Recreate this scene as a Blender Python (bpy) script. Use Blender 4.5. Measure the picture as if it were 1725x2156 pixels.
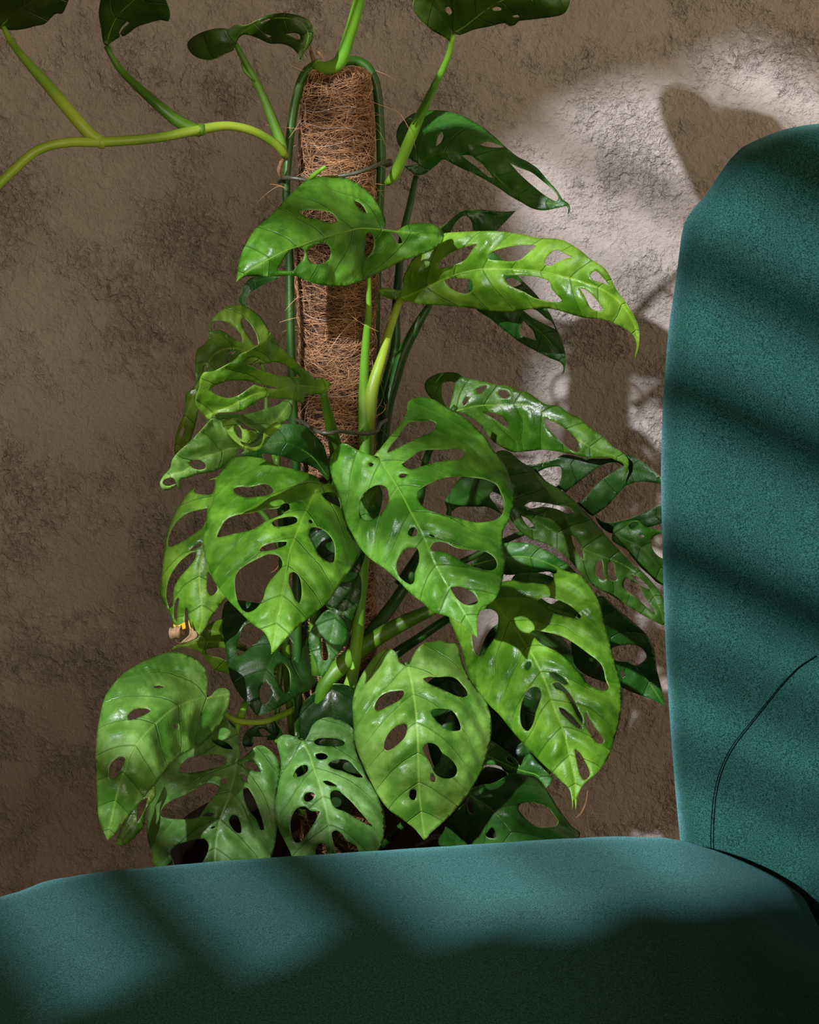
import bpy, bmesh, math, random
import numpy as np
from mathutils import Vector, noise
from mathutils.geometry import delaunay_2d_cdt
random.seed(7); np.random.seed(7)
for o in list(bpy.data.objects): bpy.data.objects.remove(o)
SC = bpy.context.scene
COL = SC.collection

# ------------------------------------------------------------------ camera
F = 3600.0; CX, CY = 862.5, 1078.0; CH = 0.90; PITCH = math.radians(12)
SP, CP = math.sin(PITCH), math.cos(PITCH)
cam = bpy.data.cameras.new('camera'); camo = bpy.data.objects.new('camera', cam); COL.objects.link(camo)
camo.location = (0, 0, CH); camo.rotation_euler = (math.radians(90) - PITCH, 0, 0)
cam.sensor_fit = 'VERTICAL'; cam.sensor_height = 36.0; cam.lens = F / 2156 * 36.0
cam.clip_start = 0.02; cam.clip_end = 50
SC.camera = camo
# ------------------------------------------------------------------ light
SC.view_settings.view_transform = 'Standard'; SC.view_settings.look = 'None'
SC.view_settings.exposure = 0.0; SC.view_settings.gamma = 1.0; SC.view_settings.use_curve_mapping = False
W = bpy.data.worlds.new('world'); SC.world = W; W.use_nodes = True
bg = W.node_tree.nodes['Background']; bg.inputs[0].default_value = (1.0, 0.80, 0.56, 1); bg.inputs[1].default_value = 1.2
SUN = Vector((0.55, 1.0, -0.52)).normalized()          # direction the light travels
sl = bpy.data.lights.new('sun', 'SUN'); sl.energy = 5.1; sl.angle = math.radians(0.85); sl.color = (1.0, 0.975, 1.06)
so = bpy.data.objects.new('sun', sl); COL.objects.link(so)
fl_ = bpy.data.lights.new('fill_light', 'AREA'); fl_.shape = 'RECTANGLE'; fl_.size = 1.8; fl_.size_y = 1.1; fl_.energy = 36; fl_.color = (1.0, .86, .66)  # area lamp added behind the camera as soft fill
fo = bpy.data.objects.new('fill_light', fl_); COL.objects.link(fo); fo.location = (.7, -2.7, 1.15); fo.rotation_euler = (Vector((0, 1.5, .9)) - Vector((.7, -2.7, 1.15))).to_track_quat('-Z', 'Y').to_euler()
so.rotation_euler = SUN.to_track_quat('-Z', 'Y').to_euler(); so.location = (-2, -3, 3)

# ------------------------------------------------------------------ helpers
def P(x, y, Y):
    """world point seen at photo pixel (x, y) standing at horizontal distance Y"""
    dx = (x - CX) / F; dy = (CY - y) / F
    ry = CP + dy * SP; rz = -SP + dy * CP
    t = Y / ry
    return Vector((dx * t, Y, CH + rz * t))
def depth_of(x, y, Y):
    dy = (CY - y) / F
    return Y / (CP + dy * SP)
def Parr(xy, Yv):
    dx = (xy[:, 0] - CX) / F; dy = (CY - xy[:, 1]) / F
    ry = CP + dy * SP; rz = -SP + dy * CP
    t = Yv / ry
    return np.stack([dx * t, Yv, CH + rz * t], 1)
def obj(name, me, mat=None, parent=None):
    o = bpy.data.objects.new(name, me); COL.objects.link(o)
    if mat:
        for m in (mat if isinstance(mat, (list, tuple)) else [mat]): me.materials.append(m)
    if parent: o.parent = parent
    return o
def mesh(name, v, f, smooth=True):
    me = bpy.data.meshes.new(name); me.from_pydata([tuple(map(float, p)) for p in v], [], [tuple(int(i) for i in q) for q in f]); me.update()
    if smooth: me.polygons.foreach_set('use_smooth', [True] * len(me.polygons))
    return me
def tag(o, label=None, cat=None, group=None, kind=None):
    if label: o['label'] = label
    if cat: o['category'] = cat
    if group: o['group'] = group
    if kind: o['kind'] = kind
    return o
def empty(name, loc):
    o = bpy.data.objects.new(name, None); COL.objects.link(o); o.location = loc; o.empty_display_size = 0.05
    return o
def setpar(o, par):
    o.parent = par; o.matrix_parent_inverse = par.matrix_world.inverted() if par.type != 'EMPTY' else __import__('mathutils').Matrix.Translation(-Vector(par.location))
def catmull(pts, step, closed=False):
    p = np.array(pts, float); n = len(p); out = []
    d = p.shape[1]
    def ang(i):
        a = p[i] - p[i - 1]; b = p[(i + 1) % n] - p[i]
        la, lb = np.linalg.norm(a[:2]), np.linalg.norm(b[:2])
        if la < 1e-9 or lb < 1e-9: return 0
        return math.acos(max(-1, min(1, float(np.dot(a[:2], b[:2])) / la / lb)))
    seg = n if closed else n - 1
    for i in range(seg):
        p1, p2 = p[i], p[(i + 1) % n]
        L = np.linalg.norm(p2 - p1)
        if closed: p0, p3 = p[i - 1], p[(i + 2) % n]
        else:
            p0 = p[i - 1] if i > 0 else p1 - (p2 - p1) * .5
            p3 = p[i + 2] if i + 2 < n else p2 + (p2 - p1) * .5
        def tan(a, b, c, corner):
            if corner: return np.zeros(d)
            la, lb = np.linalg.norm(b - a), np.linalg.norm(c - b)
            if la + lb < 1e-9: return np.zeros(d)
            t = (c - a) / (la + lb)
            return t * min(L, 2.2 * min(la, lb))
        c1 = closed and ang(i) > math.radians(100); c2 = closed and ang((i + 1) % n) > math.radians(100)
        t1 = tan(p0, p1, p2, c1); t2 = tan(p1, p2, p3, c2)
        k = max(1, int(round(L / step)))
        for j in range(k):
            t = j / k; a = 2*t**3 - 3*t*t + 1; b = t**3 - 2*t*t + t; c = -2*t**3 + 3*t*t; e = t**3 - t*t
            out.append(a * p1 + b * t1 + c * p2 + e * t2)
    if not closed: out.append(p[-1])
    return np.array(out)
def inpoly(pts, poly):
    x, y = pts[:, 0], pts[:, 1]; c = np.zeros(len(pts), bool)
    x1, y1 = poly[:, 0], poly[:, 1]; x2, y2 = np.roll(x1, -1), np.roll(y1, -1)
    for a, b, e, f in zip(x1, y1, x2, y2):
        if b == f: continue
        m = ((b > y) != (f > y)) & (x < (e - a) * (y - b) / (f - b) + a); c ^= m
    return c
def dist_seg(pts, poly, closed=True):
    """distance, arc position and side of the nearest polyline point"""
    A = poly; B = np.roll(poly, -1, 0)
    if not closed: A = poly[:-1]; B = poly[1:]
    L = np.linalg.norm(B - A, axis=1); cum = np.concatenate([[0], np.cumsum(L)])
    best = np.full(len(pts), 1e18); u = np.zeros(len(pts)); sg = np.ones(len(pts))
    for i in range(len(A)):
        ab = B[i] - A[i]; l2 = float(ab @ ab)
        if l2 < 1e-12: continue
        r = pts - A[i]; t = np.clip((r @ ab) / l2, 0, 1)
        q = r - t[:, None] * ab; dd = (q * q).sum(1)
        m = dd < best; best[m] = dd[m]; u[m] = (cum[i] + t * L[i])[m]
        cr = ab[0] * r[:, 1] - ab[1] * r[:, 0]; sg[m] = np.sign(cr)[m]
    return np.sqrt(best), u, sg, cum[-1]
def triangulate(outline, holes, grid, edge):
    """fill an outline with holes with small even triangles; returns points, faces, boundary distance"""
    O = catmull(outline, edge, True)
    HS = [catmull(h, edge, True) for h in holes]
    HS = [h for h in HS if len(h) > 2]
    loops = [O] + HS; allb = np.concatenate(loops)
    x0, y0 = O.min(0); x1, y1 = O.max(0)
    gx, gy = np.meshgrid(np.arange(x0, x1, grid), np.arange(y0, y1, grid * .87))
    gx = gx + (np.arange(gx.shape[0]) % 2)[:, None] * grid * .5
    G = np.stack([gx.ravel(), gy.ravel()], 1); G += np.random.uniform(-.12, .12, G.shape) * grid
    m = inpoly(G, O)
    for h in HS: m &= ~inpoly(G, h)
    G = G[m]
    if len(G):
        d = np.min([dist_seg(G, l)[0] for l in loops], axis=0); G = G[d > grid * .45]
    pts = np.concatenate([allb, G]) if len(G) else allb
    ed = []; k = 0
    for l in loops:
        n = len(l); ed += [(k + i, k + (i + 1) % n) for i in range(n)]; k += n
    r = delaunay_2d_cdt([Vector((float(a), float(b))) for a, b in pts], ed, [], 0, 1e-4)
    V = np.array([(v.x, v.y) for v in r[0]]); T = np.array([t for t in r[2] if len(t) == 3])
    c = V[T].mean(1); m = inpoly(c, O)
    for h in HS: m &= ~inpoly(c, h)
    T = T[m]
    a = V[T[:, 1]] - V[T[:, 0]]; b = V[T[:, 2]] - V[T[:, 0]]; cr = a[:, 0] * b[:, 1] - a[:, 1] * b[:, 0]
    T = T[np.abs(cr) > 1e-3]; cr = cr[np.abs(cr) > 1e-3]
    T[cr > 0] = T[cr > 0][:, ::-1]
    used = np.unique(T); mp = -np.ones(len(V), int); mp[used] = np.arange(len(used))
    V = V[used]; T = mp[T]
    bd = np.min([dist_seg(V, l)[0] for l in loops], axis=0)
    return V, T, bd
def tube_mesh(name, pts, rad, sides=10, cap=True):
    pts = [Vector(p) for p in pts]; n = len(pts); V = []; Fc = []
    up = None
    for i in range(n):
        t = (pts[min(i + 1, n - 1)] - pts[max(i - 1, 0)]).normalized()
        if up is None: up = t.orthogonal().normalized()
        up = (up - t * up.dot(t)).normalized(); bi = t.cross(up)
        for k in range(sides):
            a = 2 * math.pi * k / sides
            V.append(pts[i] + (up * math.cos(a) + bi * math.sin(a)) * rad[i])
    for i in range(n - 1):
        for k in range(sides):
            k2 = (k + 1) % sides
            Fc.append((i*sides+k, i*sides+k2, (i+1)*sides+k2, (i+1)*sides+k))
    if cap:
        V.append(pts[0]); V.append(pts[-1]); a = len(V) - 2
        for k in range(sides):
            k2 = (k + 1) % sides
            Fc.append((a, k2, k)); Fc.append((a + 1, (n-1)*sides+k, (n-1)*sides+k2))
    return mesh(name, V, Fc)
def px_tube(name, pts, mat, parent, sides=10, step=14, nodes=()):
    """pts = (photo x, photo y, distance Y, width in px)"""
    q = catmull(np.array([(a, b, c * 1000, d) for a, b, c, d in pts], float), step)
    wp = []; r = []
    for a, b, c, d in q:
        c /= 1000.0
        wp.append(P(a, b, c)); r.append(max(.3, d) / 2 * depth_of(a, b, c) / F)
    o = obj(name, tube_mesh(name, wp, r, sides), mat); setpar(o, parent)
    return o

# ------------------------------------------------------------------ node helpers
def newmat(name):
    m = bpy.data.materials.new(name); m.use_nodes = True; nt = m.node_tree; nt.nodes.clear()
    return m, nt, nt.nodes.new('ShaderNodeOutputMaterial')
class NT:
    def __init__(s, nt): s.nt = nt
    def n(s, t, **k):
        nd = s.nt.nodes.new(t)
        for a, b in k.items(): setattr(nd, a, b)
        return nd
    def l(s, a, b): s.nt.links.new(a, b)
    def val(s, sock, v):
        if hasattr(v, 'is_output') or isinstance(v, bpy.types.NodeSocket): s.l(v, sock)
        else: sock.default_value = v
    def math(s, op, a, b=0.0, c=0.0, clamp=False):
        nd = s.n('ShaderNodeMath', operation=op, use_clamp=clamp)
        s.val(nd.inputs[0], a); s.val(nd.inputs[1], b); s.val(nd.inputs[2], c)
        return nd.outputs[0]
    def mix(s, f, a, b, blend='MIX'):
        nd = s.n('ShaderNodeMix', data_type='RGBA', blend_type=blend)
        s.val(nd.inputs[0], f)
        for sock, v in ((nd.inputs[6], a), (nd.inputs[7], b)):
            s.val(sock, v if not isinstance(v, tuple) else (*v[:3], 1))
        return nd.outputs[2]
    def noise(s, vec, scale, detail=4, rough=.55, dist=0.0):
        nd = s.n('ShaderNodeTexNoise'); s.l(vec, nd.inputs['Vector']) if vec else None
        nd.inputs['Scale'].default_value = scale; nd.inputs['Detail'].default_value = detail
        nd.inputs['Roughness'].default_value = rough; nd.inputs['Distortion'].default_value = dist
        return nd.outputs['Fac']
    def ramp(s, f, a, b, lo=0.0, hi=1.0):
        nd = s.n('ShaderNodeMapRange', interpolation_type='SMOOTHSTEP'); s.l(f, nd.inputs[0])
        for i, v in enumerate((a, b, lo, hi)): nd.inputs[i + 1].default_value = v
        return nd.outputs[0]
    def bump(s, h, strength, dist, normal=None):
        nd = s.n('ShaderNodeBump'); s.l(h, nd.inputs['Height']); nd.inputs['Strength'].default_value = strength
        nd.inputs['Distance'].default_value = dist
        if normal: s.l(normal, nd.inputs['Normal'])
        return nd.outputs[0]
def pbsdf(N, color, rough, bumpn=None, **k):
    b = N.n('ShaderNodeBsdfPrincipled'); N.val(b.inputs['Base Color'], color if not isinstance(color, tuple) else (*color[:3], 1)); N.val(b.inputs['Roughness'], rough)
    if bumpn: N.l(bumpn, b.inputs['Normal'])
    for a, v in k.items(): N.val(b.inputs[a.replace('_', ' ')], v)
    return b

def mat_leaf(name, base, light, trans, tw=.28):
    m, nt, out = newmat(name); N = NT(nt)
    uv = N.n('ShaderNodeUVMap'); uv.uv_map = 'UVMap'
    sx = N.n('ShaderNodeSeparateXYZ'); N.l(uv.outputs[0], sx.inputs[0])
    u, v = sx.outputs[0], sx.outputs[1]                 # u, v in hundreds of px along / across the midrib
    av = N.math('ABSOLUTE', v)
    tc = N.n('ShaderNodeTexCoord')
    # lateral veins
    ph = N.math('SUBTRACT', u, N.math('ADD', N.math('MULTIPLY', av, .45), N.math('MULTIPLY', N.math('MULTIPLY', av, av), .42)))
    wob = N.math('MULTIPLY', N.math('SUBTRACT', N.noise(tc.outputs['Object'], 60, 2), .5), .10)
    ph = N.math('ADD', N.math('MULTIPLY', ph, 1 / .62), wob)
    dv = N.math('ABSOLUTE', N.math('SUBTRACT', N.math('FRACT', ph), .5))     # 0.5 on the vein
    vein = N.ramp(dv, .462, .497)
    vein = N.math('MULTIPLY', vein, N.ramp(av, 1.35, .55))
    ph2 = N.math('MULTIPLY', ph, 4.0); dv2 = N.math('ABSOLUTE', N.math('SUBTRACT', N.math('FRACT', ph2), .5))
    fine = N.math('MULTIPLY', N.ramp(dv2, .40, .5), .06)
    mid = N.ramp(av, .034, .010)
    n1 = N.noise(tc.outputs['Object'], 34, 4, .6); n2 = N.noise(tc.outputs['Object'], 160, 4); n3 = N.noise(tc.outputs['Object'], 900, 3)
    oi = N.n('ShaderNodeObjectInfo')
    c = N.mix(N.ramp(n1, .38, .66), base, light)  # leaf tone variation, widened to stand in for hazy sheen
    c = N.mix(N.math('MULTIPLY', N.ramp(n2, .45, .75), .35), c, tuple(x * .55 for x in base))
    c = N.mix(N.math('MULTIPLY', vein, .45), c, tuple(x * .5 for x in base))
    seg = N.ramp(N.math('FRACT', ph), .05, .95); c = N.mix(N.math('MULTIPLY', N.math('SUBTRACT', 1.0, seg), .22), c, tuple(min(1, x * 1.25 + .02) for x in light))  # one side of each quilted panel lightened, relief shading put into the colour
    c = N.mix(N.math('MULTIPLY', mid, .35), c, (light[0] * 2.0, light[1] * 1.5, light[2] * 1.8))
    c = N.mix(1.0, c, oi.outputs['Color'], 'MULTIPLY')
    h = N.math('SUBTRACT', N.math('MULTIPLY', n2, .5), N.math('ADD', N.math('MULTIPLY', vein, .5), fine))
    bn = N.bump(N.math('ADD', h, N.math('MULTIPLY', n3, .18)), .75, .0010)
    b = pbsdf(N, c, N.math('ADD', N.math('ADD', N.math('MULTIPLY', N.ramp(n1, .40, .62), .26), N.math('MULTIPLY', n2, .14)), .24), bn, Specular_IOR_Level=.55)
    t = N.n('ShaderNodeBsdfTranslucent'); N.l(N.mix(1.0, trans, oi.outputs['Color'], 'MULTIPLY'), t.inputs[0]); N.l(bn, t.inputs[1])
    mx = N.n('ShaderNodeMixShader'); mx.inputs[0].default_value = tw; N.l(b.outputs[0], mx.inputs[1]); N.l(t.outputs[0], mx.inputs[2])
    N.l(mx.outputs[0], out.inputs[0]); return m
def mat_stem(name, a, b, spots=.5):
    m, nt, out = newmat(name); N = NT(nt); tc = N.n('ShaderNodeTexCoord')
    n1 = N.noise(tc.outputs['Object'], 18, 3); n2 = N.noise(tc.outputs['Object'], 1400, 2)
    c = N.mix(N.ramp(n1, .35, .65), a, b); c = N.mix(N.math('MULTIPLY', N.ramp(n2, .6, .8), spots * .5), c, tuple(min(1, x * 1.8) for x in b))
    s = pbsdf(N, c, .42, N.bump(n2, .25, .0004), Specular_IOR_Level=.45, Subsurface_Weight=.08, Subsurface_Scale=.004)
    N.l(s.outputs[0], out.inputs[0]); return m
def mat_plain(name, col, rough, bump=0, scale=300, metal=0.0, var=.3, spec=.4, aniso=None):
    m, nt, out = newmat(name); N = NT(nt); tc = N.n('ShaderNodeTexCoord')
    n1 = N.noise(tc.outputs['Object'], scale, 5)
    c = N.mix(N.ramp(n1, .3, .7), tuple(x * (1 - var) for x in col), tuple(min(1, x * (1 + var)) for x in col))
    s = pbsdf(N, c, rough, N.bump(n1, bump, .002) if bump else None, Specular_IOR_Level=spec, Metallic=metal)
    N.l(s.outputs[0], out.inputs[0]); return m
def mat_wall():
    m, nt, out = newmat('plaster'); N = NT(nt); tc = N.n('ShaderNodeTexCoord'); o = tc.outputs['Object']
    wv = N.n('ShaderNodeVectorMath', operation='ADD'); N.l(o, wv.inputs[0])
    ns = N.n('ShaderNodeTexNoise'); N.l(o, ns.inputs['Vector']); ns.inputs['Scale'].default_value = 28; ns.inputs['Detail'].default_value = 3
    sc = N.n('ShaderNodeVectorMath', operation='SCALE'); N.l(ns.outputs['Color'], sc.inputs[0]); sc.inputs['Scale'].default_value = .008
    N.l(sc.outputs[0], wv.inputs[1]); w = wv.outputs[0]
    big = N.noise(w, 5.5, 5, .6); med = N.noise(w, 34, 6, .62); fine = N.noise(w, 210, 4, .6); peb = N.noise(w, 95, 3, .55)
    grain = N.noise(o, 900, 2, .6)
    vo = N.n('ShaderNodeTexVoronoi', feature='DISTANCE_TO_EDGE'); N.l(w, vo.inputs['Vector']); vo.inputs['Scale'].default_value = 70
    crack = N.ramp(vo.outputs['Distance'], .0, .06, 1, 0)
    patch = N.ramp(N.noise(w, 13, 6, .7), .44, .64)             # worn rough patches against smoother trowelled ones
    cm = N.math('MULTIPLY', crack, N.math('MULTIPLY', patch, N.ramp(N.noise(w, 45, 3), .5, .6)))
    rid = N.math('ABSOLUTE', N.math('SUBTRACT', med, .5)); pit = N.ramp(rid, 0.0, .022, 1, 0)
    pitm = N.math('MULTIPLY', pit, patch)
    pebm = N.math('MULTIPLY', N.ramp(peb, .55, .68), N.math('ADD', N.math('MULTIPLY', patch, .8), .2))
    rough = N.math('ADD', N.math('MULTIPLY', patch, .75), .25)
    lum = N.ramp(N.noise(w, 170, 4, .65), .36, .60); lum2 = N.ramp(N.noise(w, 80, 5, .62), .42, .55)
    h = N.math('ADD', N.math('MULTIPLY', N.math('MULTIPLY', lum, rough), .55), N.math('MULTIPLY', med, .35))
    h = N.math('ADD', h, N.math('MULTIPLY', N.math('MULTIPLY', lum2, rough), .6)); h = N.math('ADD', h, N.math('MULTIPLY', fine, .25))
    rr = N.math('ABSOLUTE', N.math('SUBTRACT', N.noise(w, 60, 4, .6), .5)); stroke = N.math('MULTIPLY', N.ramp(rr, 0.0, .016, 1, 0), N.math('MULTIPLY', N.ramp(N.noise(w, 85, 3), .52, .60), N.math('ADD', N.math('MULTIPLY', patch, .8), .2)))
    h = N.math('SUBTRACT', h, N.math('MULTIPLY', stroke, .5))
    h = N.math('SUBTRACT', h, N.math('MULTIPLY', pitm, .0)); h = N.math('SUBTRACT', h, N.math('MULTIPLY', pebm, .35))
    c = N.mix(N.ramp(big, .30, .70), (.330, .296, .258), (.395, .360, .325))
    c = N.mix(N.math('MULTIPLY', N.math('SUBTRACT', 1.0, lum), N.math('MULTIPLY', rough, .16)), c, (.16, .14, .115))  # hollows darkened in the colour here and below, standing in for relief shading
    c = N.mix(N.math('MULTIPLY', N.math('SUBTRACT', 1.0, lum2), N.math('MULTIPLY', rough, .12)), c, (.15, .125, .105))
    c = N.mix(N.math('MULTIPLY', stroke, .55), c, (.10, .085, .07))
    c = N.mix(N.math('MULTIPLY', N.ramp(grain, .35, .75), .15), c, (.44, .40, .36))
    s = pbsdf(N, c, .92, N.bump(h, 1.0, .0030), Specular_IOR_Level=.12)
    N.l(s.outputs[0], out.inputs[0]); return m
def mat_velvet():
    m, nt, out = newmat('velvet'); N = NT(nt); tc = N.n('ShaderNodeTexCoord'); o = tc.outputs['Object']
    g = N.noise(o, 1300, 3, .8); g2 = N.noise(o, 2300, 2, .7); cl = N.noise(o, 9, 4, .6)
    sp = N.ramp(g2, .70, .82)
    c = N.mix(N.ramp(g, .33, .68), (.0012, .018, .011), (.036, .150, .124))
    c = N.mix(N.math('MULTIPLY', sp, .35), c, (.22, .45, .42))
    c = N.mix(N.math('MULTIPLY', N.ramp(cl, .4, .7), .35), c, (.004, .036, .030))
    s = pbsdf(N, c, .8, N.bump(g, .5, .0006), Specular_IOR_Level=.08, Sheen_Weight=N.ramp(g, .30, .70, .22, .70), Sheen_Roughness=.38, Sheen_Tint=(.30, .78, .80, 1))
    N.l(s.outputs[0], out.inputs[0]); return m
def mat_fibre():
    m, nt, out = newmat('coir fibre'); N = NT(nt)
    at = N.n('ShaderNodeAttribute'); at.attribute_name = 'tone'
    c = N.mix(at.outputs['Fac'], (.06, .020, .008), (.95, .56, .28))
    s = pbsdf(N, c, .5, Specular_IOR_Level=.35); N.l(s.outputs[0], out.inputs[0]); return m
M = dict(
    leaf=mat_leaf('leaf green', (.036, .150, .005), (.165, .400, .028), (.22, .50, .01)),
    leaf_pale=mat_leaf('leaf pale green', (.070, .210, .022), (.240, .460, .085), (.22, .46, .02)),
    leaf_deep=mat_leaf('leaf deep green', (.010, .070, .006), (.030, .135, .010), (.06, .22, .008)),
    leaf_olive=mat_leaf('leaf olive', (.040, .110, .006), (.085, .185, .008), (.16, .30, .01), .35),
    rim=mat_plain('leaf edge', (.22, .38, .08), .4, var=.2),
    rib=mat_stem('midrib', (.10, .26, .022), (.17, .37, .045)),
    stem=mat_stem('stem green', (.042, .13, .006), (.10, .245, .012)),
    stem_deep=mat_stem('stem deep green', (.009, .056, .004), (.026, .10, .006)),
    stem_lime=mat_stem('stem lime', (.15, .30, .02), (.30, .44, .035)),
    stem_fresh=mat_stem('stem fresh', (.10, .30, .018), (.19, .43, .03)),
    bark=mat_plain('aerial root', (.16, .085, .035), .8, .4, 500),
    dry=mat_plain('dried leaf', (.26, .17, .085), .7, .6, 120),
    yellow=mat_plain('yellowed leaf', (.55, .33, .02), .5, .2, 120),
    core=mat_plain('coir core', (.030, .011, .005), .95, .8, 350, var=.6),
    fibre=mat_fibre(),
    nylon=mat_plain('nylon thread', (.75, .72, .68), .12, var=.05, spec=.9),
    tie=mat_plain('tie rubber', (.060, .062, .038), .38, .15, 400, spec=.6),
    wall=mat_wall(), velvet=mat_velvet(),
    seam=mat_plain('seam', (.001, .010, .008), .95, var=.1, spec=.05),
    pot=mat_plain('pot glaze', (.020, .019, .018), .55, .1, 60),
    soil=mat_plain('soil', (.018, .011, .007), .98, 1.0, 260, var=.5, spec=.1),
    floor=mat_plain('floor boards', (.34, .16, .07), .5, .1, 20),
    paint=mat_plain('painted wall', (.30, .27, .24), .8, .1, 200),
    frame=mat_plain('window frame', (.35, .33, .30), .5, .05, 100),
    slat=mat_plain('blind slat', (.30, .25, .20), .6, .05, 100),
    black=mat_plain('black metal', (.015, .015, .015), .35, var=.1),
)
# ------------------------------------------------------------------ the room
def box_mesh(name, cx, cy, cz, sx, sy, sz, bev=0.0, seg=2):
    bm = bmesh.new(); bmesh.ops.create_cube(bm, size=1)
    for v in bm.verts: v.co = Vector((v.co.x * sx + cx, v.co.y * sy + cy, v.co.z * sz + cz))
    if bev: bmesh.ops.bevel(bm, geom=list(bm.edges), offset=bev, segments=seg, affect='EDGES', profile=.5)
    me = bpy.data.meshes.new(name); bm.to_mesh(me); bm.free(); return me
tag(obj('wall_back', box_mesh('wall_back', 0.2, 1.60, 1.35, 5.6, .10, 2.7), M['wall']), 'taupe trowelled plaster wall behind the plant', kind='structure')
fl = tag(obj('floor', box_mesh('floor', 0.2, -.2, -.03, 5.6, 3.5, .06), M['floor']), 'dark brown wooden floor', kind='structure')
tag(obj('baseboard_back', box_mesh('baseboard_back', 0.2, 1.541, .05, 5.6, .018, .10, .003), M['frame']), 'painted skirting board', kind='structure')
WN = Vector((.867, .498, 0)).normalized(); WS = Vector((.498, -.867, 0)).normalized(); WD = -1.38
def WP(a, z, off=0.0): return WN * (WD + off) + WS * a + Vector((0, 0, z))
def wbox(name, a0, a1, z0, z1, o0, o1, mat, parent=None, bev=0):
    me = box_mesh(name, 0, 0, 0, a1 - a0, o1 - o0, z1 - z0, bev)
    c = WP((a0 + a1) / 2, (z0 + z1) / 2, (o0 + o1) / 2)
    for v in me.vertices: v.co = c + WS * v.co.x + WN * v.co.y + Vector((0, 0, v.co.z))
    me.update(); o = obj(name, me, mat); 
    if parent: o.parent = parent
    return o
A0, A1, Z0, Z1 = .035, .66, 1.345, 2.36
wl = wbox('wall_left', -2.62, A0 - .04, 0, 2.7, -.12, 0, M['paint']); tag(wl, 'plain painted side wall with the window', kind='structure')
for nm, (a, b, c, d) in (('wall_left', (A1 + .04, 2.6, 0, 2.7)), ('wall_left', (A0 - .04, A1 + .04, 0, Z0 - .04)), ('wall_left', (A0 - .04, A1 + .04, Z1 + .04, 2.7))):
    tag(wbox(nm, a, b, c, d, -.12, 0, M['paint']), kind='structure')
wf = wbox('window_1', A0 - .04, A0, Z0 - .04, Z1 + .04, -.10, .01, M['frame'], bev=.003); tag(wf, 'tall window with a grey frame', kind='structure')
for a, b, c, d in ((A1, A1 + .04, Z0 - .04, Z1 + .04), (A0, A1, Z0 - .04, Z0), (A0, A1, Z1, Z1 + .04)):
    wbox('window_frame', a, b, c, d, -.10, .01, M['frame'], wf, bev=.003)
bl = empty('window_blind', WP(.35, 2.36, .03)); tag(bl, 'open horizontal slatted blind hanging in the side window', 'blind')
for z, w in ((1.374, .032), (1.427, .034), (1.505, .012), (1.60, .012), (1.665, .014), (1.733, .030), (1.838, .030), (1.922, .024), (2.005, .006), (2.10, .016), (2.20, .016), (2.29, .05)):
    setpar(wbox('slat', A0 - .02, A1 + .03, z - w / 2, z + w / 2, .018, .026, M['slat'], bev=.001), bl)
setpar(wbox('slat', .215, A1 + .03, 1.978, 2.032, .028, .036, M['slat'], bev=.001), bl)  # wide part-length slat added to shade the top leaf and chair back
for a in (A0 - .022, A1 + .024): setpar(wbox('cord', a, a + .002, 1.36, 2.37, .02, .022, M['slat']), bl)
setpar(wbox('head_rail', A0 - .03, A1 + .03, 2.365, 2.40, .012, .045, M['slat'], bev=.002), bl)
ce = mesh('ceiling', [(-2.48, 1.56, 2.7), (3.0, 1.56, 2.7), (3.0, -2.9, 2.7), (.1, -2.94, 2.7), (-2.48, 1.56, 2.76), (3.0, 1.56, 2.76), (3.0, -2.9, 2.76), (.1, -2.94, 2.76)], [(0, 1, 2, 3), (7, 6, 5, 4), (0, 4, 5, 1), (1, 5, 6, 2), (2, 6, 7, 3), (3, 7, 4, 0)], False)
tag(obj('ceiling', ce, M['paint']), 'plain painted ceiling', kind='structure')
# a drape added unseen at the lower window corner to cut the sun, another above
def sun_block(poly, off, label):
    pts = np.array(poly) * 1000; V, T, bd = triangulate(pts, [], 14, 10)
    W3 = [WP(x / 1000, y / 1000, off + .012 * math.sin(x / 14.0 + y / 60.0)) for x, y in V]
    o = obj('blocker', mesh('blocker', W3, T), M['slat']); s = o.modifiers.new('t', 'SOLIDIFY'); s.thickness = .003
    tag(o, label, 'blocker', 'added sun blockers at the side window')
sun_block([(.17, 1.30), (.21, 1.335), (.243, 1.352), (.275, 1.392), (.315, 1.398), (.35, 1.437), (.385, 1.443), (.425, 1.488), (.45, 1.492), (.485, 1.530), (.515, 1.520), (.545, 1.530), (.60, 1.550), (.70, 1.58), (.74, 1.5), (.74, 1.25), (.17, 1.25)], .085, 'curtain added unseen at the window foot to shade the seat')
sun_block([(a - .041, z - .036) for a, z in ((.0, 1.80), (.05, 1.79), (.062, 1.83), (.072, 1.88), (.078, 1.93), (.078, 1.96), (.06, 1.99), (.045, 2.06), (.09, 2.13), (.20, 2.215), (.30, 2.29), (.42, 2.34), (.42, 2.45), (.0, 2.45))], .085, 'curtain added unseen at the upper window corner to trim the sunlight')

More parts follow.
